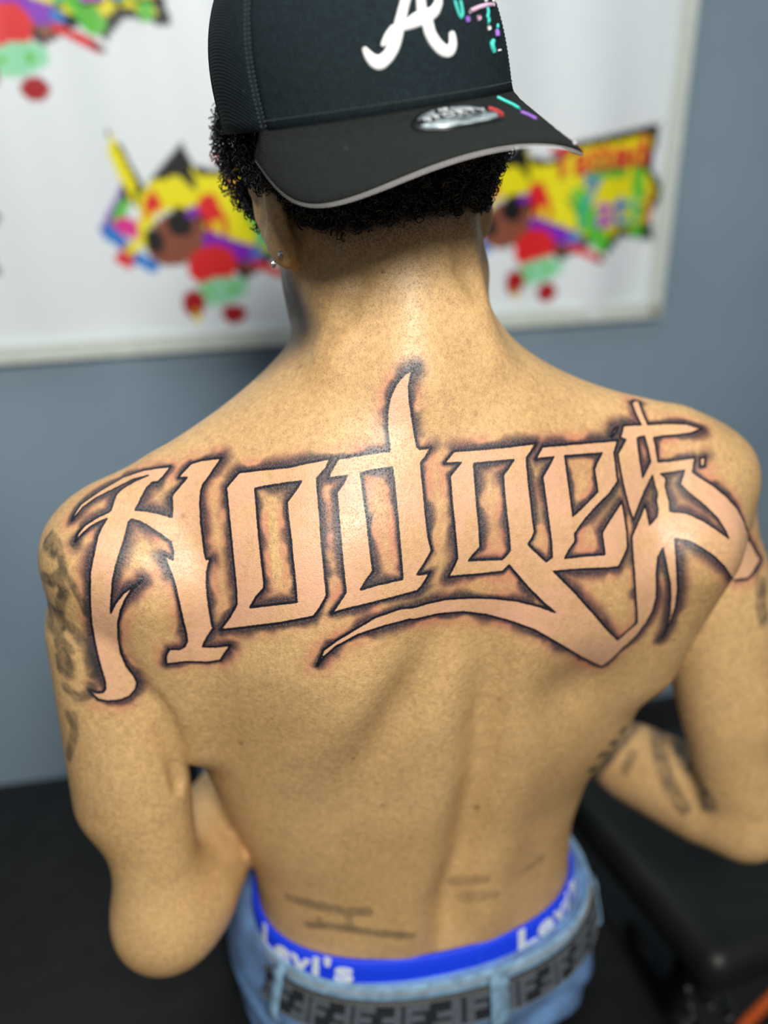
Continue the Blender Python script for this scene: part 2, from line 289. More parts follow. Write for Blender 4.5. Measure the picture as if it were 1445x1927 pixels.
 (1, [(0.0478,0.6118,1.0106),(0.0522,0.6130,1.0104),(0.0565,0.6141,1.0103),(0.0609,0.6152,1.0103),(0.0652,0.6162,1.0102),(0.0697,0.6173,1.0102),(0.0743,0.6184,1.0102),(0.0788,0.6196,1.0102),(0.0834,0.6210,1.0101),(0.0881,0.6225,1.0100),(0.0927,0.6242,1.0099),(0.0975,0.6260,1.0098),(0.1022,0.6281,1.0096),(0.1070,0.6302,1.0094),(0.1055,0.6284,1.0077),(0.1039,0.6266,1.0060),(0.1018,0.6243,1.0038),(0.0997,0.6222,1.0017),(0.0998,0.6205,0.9987),(0.0999,0.6190,0.9958),(0.1004,0.6169,0.9918),(0.1008,0.6149,0.9878),(0.1012,0.6130,0.9837),(0.1017,0.6111,0.9801),(0.1022,0.6093,0.9764),(0.1027,0.6075,0.9727),(0.1031,0.6058,0.9690),(0.1036,0.6042,0.9652),(0.1041,0.6027,0.9614),(0.1047,0.6017,0.9582),(0.1053,0.6007,0.9549),(0.1036,0.5988,0.9508),(0.1021,0.5978,0.9488),(0.1006,0.5969,0.9468),(0.1037,0.5969,0.9437),(0.1069,0.5969,0.9405),(0.1108,0.5971,0.9365),(0.1148,0.5973,0.9324),(0.1176,0.5973,0.9287),(0.1204,0.5973,0.9250),(0.1242,0.5977,0.9209),(0.1280,0.5981,0.9168),(0.1310,0.5985,0.9135),(0.1341,0.5989,0.9102),(0.1371,0.5994,0.9068),(0.1411,0.6001,0.9018),(0.1452,0.6009,0.8966),(0.1493,0.6018,0.8917),(0.1535,0.6029,0.8867),(0.1573,0.6040,0.8817),(0.1612,0.6054,0.8765),(0.1653,0.6072,0.8710),(0.1689,0.6091,0.8665),(0.1727,0.6116,0.8617),(0.1768,0.6146,0.8565),(0.1804,0.6160,0.8591),(0.1842,0.6179,0.8615),(0.1884,0.6202,0.8639),(0.1927,0.6226,0.8664),(0.1945,0.6242,0.8622),(0.1963,0.6259,0.8579),(0.1944,0.6251,0.8562),(0.1914,0.6239,0.8534),(0.1884,0.6227,0.8505),(0.1854,0.6218,0.8475),(0.1823,0.6211,0.8441),(0.1794,0.6208,0.8404),(0.1766,0.6211,0.8363),(0.1728,0.6214,0.8320),(0.1690,0.6223,0.8274),(0.1628,0.6185,0.8326),(0.1566,0.6145,0.8380),(0.1505,0.6103,0.8435),(0.1446,0.6060,0.8496),(0.1390,0.6023,0.8552),(0.1336,0.5993,0.8603),(0.1284,0.5969,0.8650),(0.1234,0.5950,0.8691),(0.1185,0.5936,0.8730),(0.1137,0.5924,0.8766),(0.1090,0.5916,0.8801),(0.1044,0.5910,0.8823),(0.0999,0.5906,0.8844),(0.0954,0.5904,0.8864),(0.0910,0.5903,0.8882),(0.0866,0.5903,0.8896),(0.0822,0.5902,0.8910),(0.0778,0.5898,0.8926),(0.0733,0.5889,0.8945),(0.0689,0.5875,0.8959),(0.0644,0.5858,0.8975),(0.0599,0.5839,0.8993),(0.0554,0.5820,0.9010),(0.0511,0.5803,0.9016),(0.0467,0.5786,0.9022),(0.0424,0.5768,0.9028),(0.0381,0.5748,0.9036),(0.0338,0.5728,0.9037),(0.0295,0.5707,0.9038),(0.0253,0.5686,0.9039),(0.0211,0.5667,0.9040),(0.0174,0.5652,0.9051),(0.0130,0.5634,0.9047),(0.0086,0.5619,0.9043),(0.0042,0.5604,0.9039),(-0.0002,0.5590,0.9034),(-0.0046,0.5577,0.9025),(-0.0090,0.5565,0.9016),(-0.0133,0.5553,0.9006),(-0.0177,0.5543,0.8995),(-0.0215,0.5535,0.8976),(-0.0253,0.5528,0.8957),(-0.0291,0.5523,0.8936),(-0.0329,0.5519,0.8915),(-0.0356,0.5517,0.8888),(-0.0384,0.5516,0.8861),(-0.0412,0.5517,0.8833),(-0.0436,0.5518,0.8797),(-0.0459,0.5521,0.8760),(-0.0443,0.5519,0.8804),(-0.0427,0.5517,0.8847),(-0.0411,0.5516,0.8889),(-0.0375,0.5517,0.8918),(-0.0340,0.5519,0.8947),(-0.0304,0.5522,0.8974),(-0.0261,0.5528,0.9000),(-0.0219,0.5536,0.9024),(-0.0176,0.5546,0.9048),(-0.0138,0.5556,0.9068),(-0.0099,0.5567,0.9089),(-0.0060,0.5580,0.9108),(-0.0017,0.5593,0.9118),(0.0027,0.5606,0.9127),(0.0070,0.5621,0.9136),(0.0114,0.5636,0.9145),(0.0162,0.5651,0.9140),(0.0210,0.5669,0.9135),(0.0254,0.5687,0.9140),(0.0299,0.5706,0.9144),(0.0344,0.5727,0.9143),(0.0389,0.5748,0.9141),(0.0435,0.5769,0.9140),(0.0478,0.5788,0.9132),(0.0521,0.5806,0.9125),(0.0565,0.5822,0.9118),(0.0608,0.5838,0.9112),(0.0652,0.5853,0.9102),(0.0696,0.5865,0.9093),(0.0740,0.5875,0.9086),(0.0783,0.5882,0.9080),(0.0824,0.5887,0.9073),(0.0864,0.5891,0.9065),(0.0905,0.5894,0.9058),(0.0946,0.5898,0.9051),(0.0987,0.5903,0.9037),(0.1029,0.5909,0.9022),(0.1071,0.5916,0.9006),(0.1113,0.5924,0.8990),(0.1154,0.5933,0.8968),(0.1195,0.5942,0.8947),(0.1237,0.5952,0.8924),(0.1202,0.5944,0.8959),(0.1168,0.5937,0.8992),(0.1134,0.5930,0.9026),(0.1100,0.5924,0.9064),(0.1067,0.5920,0.9102),(0.1033,0.5915,0.9139),(0.1000,0.5913,0.9180),(0.0967,0.5911,0.9220),(0.0935,0.5910,0.9259),(0.0905,0.5910,0.9297),(0.0875,0.5911,0.9335),(0.0852,0.5903,0.9313),(0.0830,0.5896,0.9292),(0.0781,0.5887,0.9290),(0.0731,0.5877,0.9289),(0.0682,0.5866,0.9289),(0.0636,0.5854,0.9291),(0.0590,0.5841,0.9294),(0.0545,0.5825,0.9299),(0.0493,0.5806,0.9303),(0.0442,0.5785,0.9308),(0.0459,0.5796,0.9337),(0.0475,0.5808,0.9365),(0.0490,0.5820,0.9396),(0.0506,0.5832,0.9427),(0.0501,0.5840,0.9469),(0.0497,0.5849,0.9511),(0.0493,0.5860,0.9551),(0.0489,0.5871,0.9591),(0.0484,0.5884,0.9631),(0.0480,0.5899,0.9669),(0.0476,0.5914,0.9707),(0.0471,0.5930,0.9745),(0.0467,0.5949,0.9785),(0.0463,0.5967,0.9825),(0.0459,0.5987,0.9864),(0.0455,0.6006,0.9903),(0.0454,0.6020,0.9930),(0.0452,0.6034,0.9956),(0.0477,0.6055,0.9981),(0.0503,0.6076,1.0006),(0.0528,0.6096,1.0032),(0.0489,0.6086,1.0034),(0.0450,0.6075,1.0036),(0.0411,0.6064,1.0039),(0.0433,0.6082,1.0061),(0.0456,0.6100,1.0083)]),
 (-1, [(0.0618,0.6113,1.0019),(0.0659,0.6122,1.0019),(0.0701,0.6132,1.0019),(0.0742,0.6142,1.0019),(0.0782,0.6151,1.0019),(0.0822,0.6162,1.0018),(0.0862,0.6173,1.0017),(0.0903,0.6186,1.0016),(0.0885,0.6168,0.9995),(0.0868,0.6152,0.9973),(0.0848,0.6135,0.9953),(0.0827,0.6120,0.9932),(0.0829,0.6102,0.9898),(0.0831,0.6086,0.9863),(0.0833,0.6068,0.9828),(0.0837,0.6052,0.9793),(0.0841,0.6036,0.9757),(0.0845,0.6020,0.9722),(0.0850,0.6005,0.9686),(0.0854,0.5991,0.9650),(0.0859,0.5978,0.9613),(0.0864,0.5966,0.9575),(0.0869,0.5956,0.9537),(0.0874,0.5943,0.9488),(0.0879,0.5932,0.9437),(0.0849,0.5918,0.9400),(0.0827,0.5910,0.9379),(0.0789,0.5903,0.9382),(0.0751,0.5896,0.9384),(0.0713,0.5888,0.9387),(0.0671,0.5879,0.9390),(0.0628,0.5868,0.9394),(0.0586,0.5855,0.9398),(0.0603,0.5865,0.9420),(0.0621,0.5875,0.9441),(0.0643,0.5886,0.9461),(0.0666,0.5897,0.9480),(0.0663,0.5906,0.9521),(0.0660,0.5917,0.9560),(0.0658,0.5929,0.9600),(0.0653,0.5943,0.9642),(0.0649,0.5959,0.9683),(0.0644,0.5975,0.9724),(0.0640,0.5993,0.9765),(0.0637,0.6009,0.9800),(0.0633,0.6025,0.9835),(0.0630,0.6042,0.9870),(0.0627,0.6058,0.9905),(0.0624,0.6076,0.9943),(0.0621,0.6094,0.9981)]),
 (1, [(0.1118,0.6309,1.0067),(0.1159,0.6327,1.0063),(0.1200,0.6346,1.0058),(0.1242,0.6366,1.0054),(0.1292,0.6391,1.0048),(0.1342,0.6417,1.0043),(0.1394,0.6443,1.0037),(0.1445,0.6470,1.0031),(0.1497,0.6498,1.0025),(0.1553,0.6527,1.0018),(0.1610,0.6556,1.0011),(0.1667,0.6586,1.0004),(0.1724,0.6615,0.9997),(0.1704,0.6578,0.9962),(0.1686,0.6543,0.9927),(0.1691,0.6526,0.9895),(0.1696,0.6510,0.9864),(0.1700,0.6487,0.9823),(0.1703,0.6464,0.9782),(0.1712,0.6447,0.9744),(0.1677,0.6404,0.9715),(0.1641,0.6361,0.9686),(0.1605,0.6326,0.9668),(0.1568,0.6291,0.9650),(0.1533,0.6258,0.9631),(0.1497,0.6224,0.9609),(0.1462,0.6192,0.9586),(0.1428,0.6162,0.9562),(0.1403,0.6137,0.9538),(0.1378,0.6115,0.9513),(0.1354,0.6094,0.9488),(0.1361,0.6078,0.9438),(0.1340,0.6061,0.9415),(0.1319,0.6046,0.9391),(0.1301,0.6031,0.9362),(0.1282,0.6016,0.9332),(0.1328,0.6030,0.9330),(0.1373,0.6045,0.9328),(0.1418,0.6060,0.9326),(0.1462,0.6074,0.9322),(0.1505,0.6089,0.9317),(0.1549,0.6105,0.9312),(0.1594,0.6123,0.9306),(0.1587,0.6136,0.9348),(0.1580,0.6151,0.9389),(0.1575,0.6163,0.9421),(0.1570,0.6177,0.9453),(0.1591,0.6200,0.9476),(0.1612,0.6225,0.9498),(0.1635,0.6252,0.9519),(0.1670,0.6293,0.9549),(0.1705,0.6337,0.9578),(0.1742,0.6382,0.9607),(0.1750,0.6361,0.9561),(0.1759,0.6341,0.9516),(0.1765,0.6325,0.9480),(0.1771,0.6308,0.9445),(0.1777,0.6291,0.9409),(0.1778,0.6272,0.9376),(0.1780,0.6253,0.9341),(0.1781,0.6236,0.9306),(0.1767,0.6215,0.9284),(0.1753,0.6195,0.9262),(0.1730,0.6166,0.9231),(0.1707,0.6141,0.9198),(0.1657,0.6117,0.9204),(0.1609,0.6096,0.9209),(0.1561,0.6079,0.9217),(0.1514,0.6063,0.9223),(0.1468,0.6049,0.9230),(0.1422,0.6036,0.9235),(0.1367,0.6019,0.9239),(0.1313,0.6004,0.9243),(0.1258,0.5988,0.9246),(0.1204,0.5973,0.9250),(0.1156,0.5964,0.9274),(0.1137,0.5965,0.9302),(0.1118,0.5966,0.9331),(0.1148,0.5974,0.9329),(0.1188,0.5992,0.9355),(0.1185,0.6001,0.9393),(0.1182,0.6011,0.9430),(0.1179,0.6021,0.9467),(0.1172,0.6032,0.9508),(0.1165,0.6044,0.9548),(0.1159,0.6058,0.9587),(0.1153,0.6073,0.9626),(0.1147,0.6090,0.9665),(0.1142,0.6108,0.9703),(0.1136,0.6126,0.9741),(0.1131,0.6144,0.9776),(0.1125,0.6162,0.9811),(0.1120,0.6179,0.9847),(0.1114,0.6196,0.9882),(0.1133,0.6217,0.9904),(0.1151,0.6238,0.9925),(0.1176,0.6270,0.9958),(0.1202,0.6303,0.9991),(0.1155,0.6281,0.9994),(0.1108,0.6260,0.9997),(0.1062,0.6240,1.0000),(0.1090,0.6274,1.0034)]),
 (-1, [(0.1287,0.6343,0.9983),(0.1333,0.6366,0.9977),(0.1381,0.6389,0.9972),(0.1429,0.6413,0.9965),(0.1481,0.6440,0.9959),(0.1535,0.6467,0.9952),(0.1588,0.6496,0.9945),(0.1566,0.6465,0.9920),(0.1543,0.6434,0.9895),(0.1522,0.6399,0.9859),(0.1527,0.6379,0.9824),(0.1532,0.6359,0.9788),(0.1538,0.6340,0.9753),(0.1543,0.6320,0.9717),(0.1514,0.6291,0.9700),(0.1485,0.6264,0.9683),(0.1456,0.6237,0.9666),(0.1418,0.6204,0.9645),(0.1379,0.6172,0.9624),(0.1341,0.6142,0.9603),(0.1336,0.6161,0.9641),(0.1331,0.6181,0.9679),(0.1325,0.6200,0.9716),(0.1320,0.6220,0.9753),(0.1315,0.6240,0.9790),(0.1310,0.6259,0.9827),(0.1304,0.6279,0.9864),(0.1299,0.6298,0.9901),(0.1293,0.6321,0.9942)]),
 (1, [(0.1781,0.6719,1.0077),(0.1831,0.6741,1.0071),(0.1880,0.6762,1.0065),(0.1930,0.6783,1.0059),(0.1912,0.6813,1.0095),(0.1896,0.6851,1.0129),(0.1888,0.6893,1.0156),(0.1884,0.6949,1.0178),(0.1926,0.7000,1.0178),(0.1950,0.6994,1.0170),(0.1950,0.6932,1.0152),(0.1954,0.6888,1.0129),(0.1967,0.6841,1.0093),(0.1984,0.6804,1.0054),(0.2024,0.6819,1.0051),(0.2065,0.6834,1.0048),(0.2118,0.6853,1.0044),(0.2173,0.6872,1.0039),(0.2217,0.6884,1.0032),(0.2262,0.6896,1.0026),(0.2306,0.6906,1.0020),(0.2349,0.6907,1.0007),(0.2393,0.6911,0.9992),(0.2439,0.6921,0.9976),(0.2385,0.6882,0.9974),(0.2335,0.6853,0.9968),(0.2275,0.6834,0.9967),(0.2215,0.6815,0.9965),(0.2162,0.6800,0.9968),(0.2109,0.6785,0.9970),(0.2067,0.6768,0.9969),(0.2025,0.6750,0.9968),(0.2032,0.6735,0.9938),(0.2040,0.6722,0.9908),(0.2047,0.6707,0.9873),(0.2054,0.6695,0.9837),(0.2062,0.6684,0.9800),(0.2112,0.6701,0.9797),(0.2160,0.6712,0.9795),(0.2202,0.6721,0.9798),(0.2244,0.6727,0.9801),(0.2286,0.6733,0.9804),(0.2320,0.6738,0.9808),(0.2355,0.6745,0.9811),(0.2350,0.6729,0.9784),(0.2344,0.6712,0.9756),(0.2335,0.6687,0.9714),(0.2371,0.6677,0.9692),(0.2406,0.6668,0.9670),(0.2450,0.6660,0.9644),(0.2494,0.6654,0.9617),(0.2529,0.6649,0.9590),(0.2564,0.6645,0.9563),(0.2601,0.6645,0.9534),(0.2633,0.6642,0.9500),(0.2668,0.6643,0.9464),(0.2704,0.6648,0.9426),(0.2732,0.6638,0.9377),(0.2766,0.6638,0.9322),(0.2791,0.6638,0.9267),(0.2837,0.6686,0.9188),(0.2962,0.6920,0.9015),(0.3007,0.6941,0.8946),(0.3049,0.6956,0.8880),(0.3100,0.6977,0.8816),(0.3064,0.6931,0.8796),(0.3032,0.6895,0.8771),(0.3000,0.6862,0.8737),(0.2955,0.6833,0.8716),(0.2909,0.6818,0.8721),(0.2866,0.6805,0.8724),(0.2650,0.6400,0.8963),(0.2591,0.6340,0.9044),(0.2548,0.6318,0.9103),(0.2501,0.6306,0.9151),(0.2459,0.6304,0.9192),(0.2424,0.6305,0.9216),(0.2390,0.6309,0.9238),(0.2358,0.6316,0.9259),(0.2310,0.6328,0.9283),(0.2265,0.6343,0.9305),(0.2213,0.6353,0.9310),(0.2163,0.6365,0.9314),(0.2164,0.6348,0.9286),(0.2167,0.6333,0.9257),(0.2170,0.6315,0.9220),(0.2174,0.6301,0.9180),(0.2178,0.6290,0.9141),(0.2183,0.6282,0.9100),(0.2189,0.6277,0.9058),(0.2196,0.6277,0.9013),(0.2205,0.6281,0.8964),(0.2215,0.6290,0.8914),(0.2219,0.6300,0.8862),(0.2224,0.6310,0.8809),(0.2228,0.6321,0.8755),(0.2224,0.6332,0.8702),(0.2219,0.6342,0.8648),(0.2215,0.6353,0.8594),(0.2201,0.6361,0.8540),(0.2187,0.6369,0.8487),(0.2172,0.6376,0.8433),(0.2187,0.6370,0.8481),(0.2201,0.6363,0.8529),(0.2198,0.6350,0.8591),(0.2195,0.6337,0.8651),(0.2193,0.6326,0.8710),(0.2185,0.6316,0.8764),(0.2178,0.6306,0.8816),(0.2171,0.6298,0.8867),(0.2158,0.6289,0.8928),(0.2146,0.6282,0.8987),(0.2130,0.6281,0.9035),(0.2117,0.6285,0.9081),(0.2104,0.6295,0.9130),(0.2093,0.6309,0.9176),(0.2084,0.6323,0.9212),(0.2075,0.6339,0.9248),(0.2057,0.6325,0.9218),(0.2039,0.6310,0.9189),(0.2034,0.6292,0.9138),(0.2031,0.6278,0.9085),(0.2036,0.6271,0.9027),(0.2044,0.6271,0.8965),(0.2050,0.6274,0.8916),(0.2057,0.6278,0.8865),(0.2053,0.6279,0.8822),(0.2048,0.6280,0.8780),(0.2043,0.6282,0.8737),(0.2023,0.6277,0.8690),(0.2003,0.6272,0.8643),(0.1980,0.6264,0.8610),(0.1958,0.6256,0.8577),(0.1936,0.6250,0.8542),(0.1899,0.6235,0.8508),(0.1863,0.6224,0.8472),(0.1821,0.6199,0.8474),(0.1780,0.6178,0.8473),(0.1783,0.6164,0.8525),(0.1788,0.6154,0.8575),(0.1812,0.6163,0.8597),(0.1836,0.6174,0.8619),(0.1879,0.6198,0.8643),(0.1921,0.6222,0.8667),(0.1913,0.6212,0.8719),(0.1906,0.6206,0.8768),(0.1895,0.6198,0.8821),(0.1885,0.6193,0.8873),(0.1876,0.6190,0.8922),(0.1867,0.6189,0.8971),(0.1859,0.6191,0.9021),(0.1852,0.6195,0.9069),(0.1846,0.6202,0.9116),(0.1840,0.6212,0.9160),(0.1834,0.6227,0.9210),(0.1829,0.6245,0.9258),(0.1825,0.6267,0.9304),(0.1824,0.6282,0.9333),(0.1823,0.6298,0.9361),(0.1840,0.6325,0.9384),(0.1858,0.6352,0.9406),(0.1884,0.6392,0.9440),(0.1911,0.6431,0.9474),(0.1930,0.6462,0.9502),(0.1949,0.6492,0.9531),(0.1957,0.6474,0.9496),(0.1966,0.6456,0.9462),(0.1972,0.6437,0.9430),(0.1978,0.6417,0.9399),(0.2009,0.6444,0.9422),(0.2043,0.6471,0.9448),(0.2053,0.6507,0.9491),(0.2049,0.6525,0.9516),(0.2044,0.6543,0.9541),(0.2051,0.6562,0.9565),(0.2057,0.6580,0.9590),(0.2047,0.6594,0.9616),(0.2036,0.6606,0.9644),(0.2027,0.6620,0.9679),(0.2016,0.6631,0.9714),(0.1993,0.6604,0.9681),(0.1970,0.6575,0.9650),(0.1945,0.6543,0.9619),(0.1925,0.6513,0.9589),(0.1905,0.6481,0.9560),(0.1885,0.6449,0.9531),(0.1863,0.6414,0.9498),(0.1842,0.6378,0.9466),(0.1824,0.6390,0.9509),(0.1806,0.6401,0.9553),(0.1795,0.6415,0.9592),(0.1783,0.6429,0.9631),(0.1772,0.6444,0.9669),(0.1762,0.6459,0.9708),(0.1754,0.6475,0.9743),(0.1745,0.6491,0.9779),(0.1738,0.6507,0.9815),(0.1732,0.6523,0.9848),(0.1726,0.6540,0.9882),(0.1721,0.6557,0.9915),(0.1739,0.6580,0.9934),(0.1757,0.6604,0.9953),(0.1775,0.6628,0.9973),(0.1793,0.6652,0.9992),(0.1747,0.6639,1.0010),(0.1764,0.6677,1.0044)]),
 (-1, [(0.1888,0.6700,0.9987),(0.1949,0.6731,0.9988),(0.1964,0.6707,0.9942),(0.1979,0.6688,0.9895),(0.1989,0.6673,0.9853),(0.2000,0.6660,0.9810),(0.1978,0.6636,0.9777),(0.1955,0.6610,0.9744),(0.1932,0.6582,0.9713),(0.1923,0.6595,0.9757),(0.1913,0.6609,0.9801),(0.1904,0.6625,0.9844),(0.1898,0.6643,0.9887),(0.1892,0.6665,0.9930),(0.1890,0.6682,0.9959)]),
 (-1, [(0.2084,0.6658,0.9713),(0.2135,0.6671,0.9714),(0.2185,0.6680,0.9717),(0.2229,0.6686,0.9723),(0.2272,0.6691,0.9728),(0.2255,0.6664,0.9683),(0.2238,0.6637,0.9637),(0.2270,0.6617,0.9610),(0.2300,0.6597,0.9582),(0.2338,0.6576,0.9557),(0.2375,0.6554,0.9531),(0.2413,0.6534,0.9505),(0.2442,0.6513,0.9479),(0.2472,0.6494,0.9453),(0.2503,0.6478,0.9425),(0.2522,0.6461,0.9398),(0.2541,0.6445,0.9370),(0.2561,0.6433,0.9341),(0.2572,0.6421,0.9317),(0.2583,0.6410,0.9292),(0.2536,0.6406,0.9327),(0.2491,0.6410,0.9358),(0.2450,0.6417,0.9384),(0.2410,0.6428,0.9407),(0.2372,0.6442,0.9429),(0.2333,0.6453,0.9443),(0.2296,0.6467,0.9457),(0.2258,0.6481,0.9470),(0.2220,0.6487,0.9472),(0.2181,0.6492,0.9474),(0.2142,0.6497,0.9476),(0.2143,0.6525,0.9506),(0.2144,0.6553,0.9536),(0.2137,0.6577,0.9565),(0.2129,0.6600,0.9594),(0.2120,0.6620,0.9625),(0.2125,0.6636,0.9651),(0.2128,0.6652,0.9677)]),
 (1, [(0.2400,0.6749,0.9800),(0.2438,0.6764,0.9807),(0.2434,0.6744,0.9779),(0.2430,0.6725,0.9751),(0.2397,0.6716,0.9748),(0.2399,0.6732,0.9774)]),
 (1, [(0.1705,0.6669,1.0074),(0.1733,0.6686,1.0074),(0.1710,0.6652,1.0052),(0.1687,0.6619,1.0029),(0.1667,0.6606,1.0028),(0.1686,0.6637,1.0051)]),
]
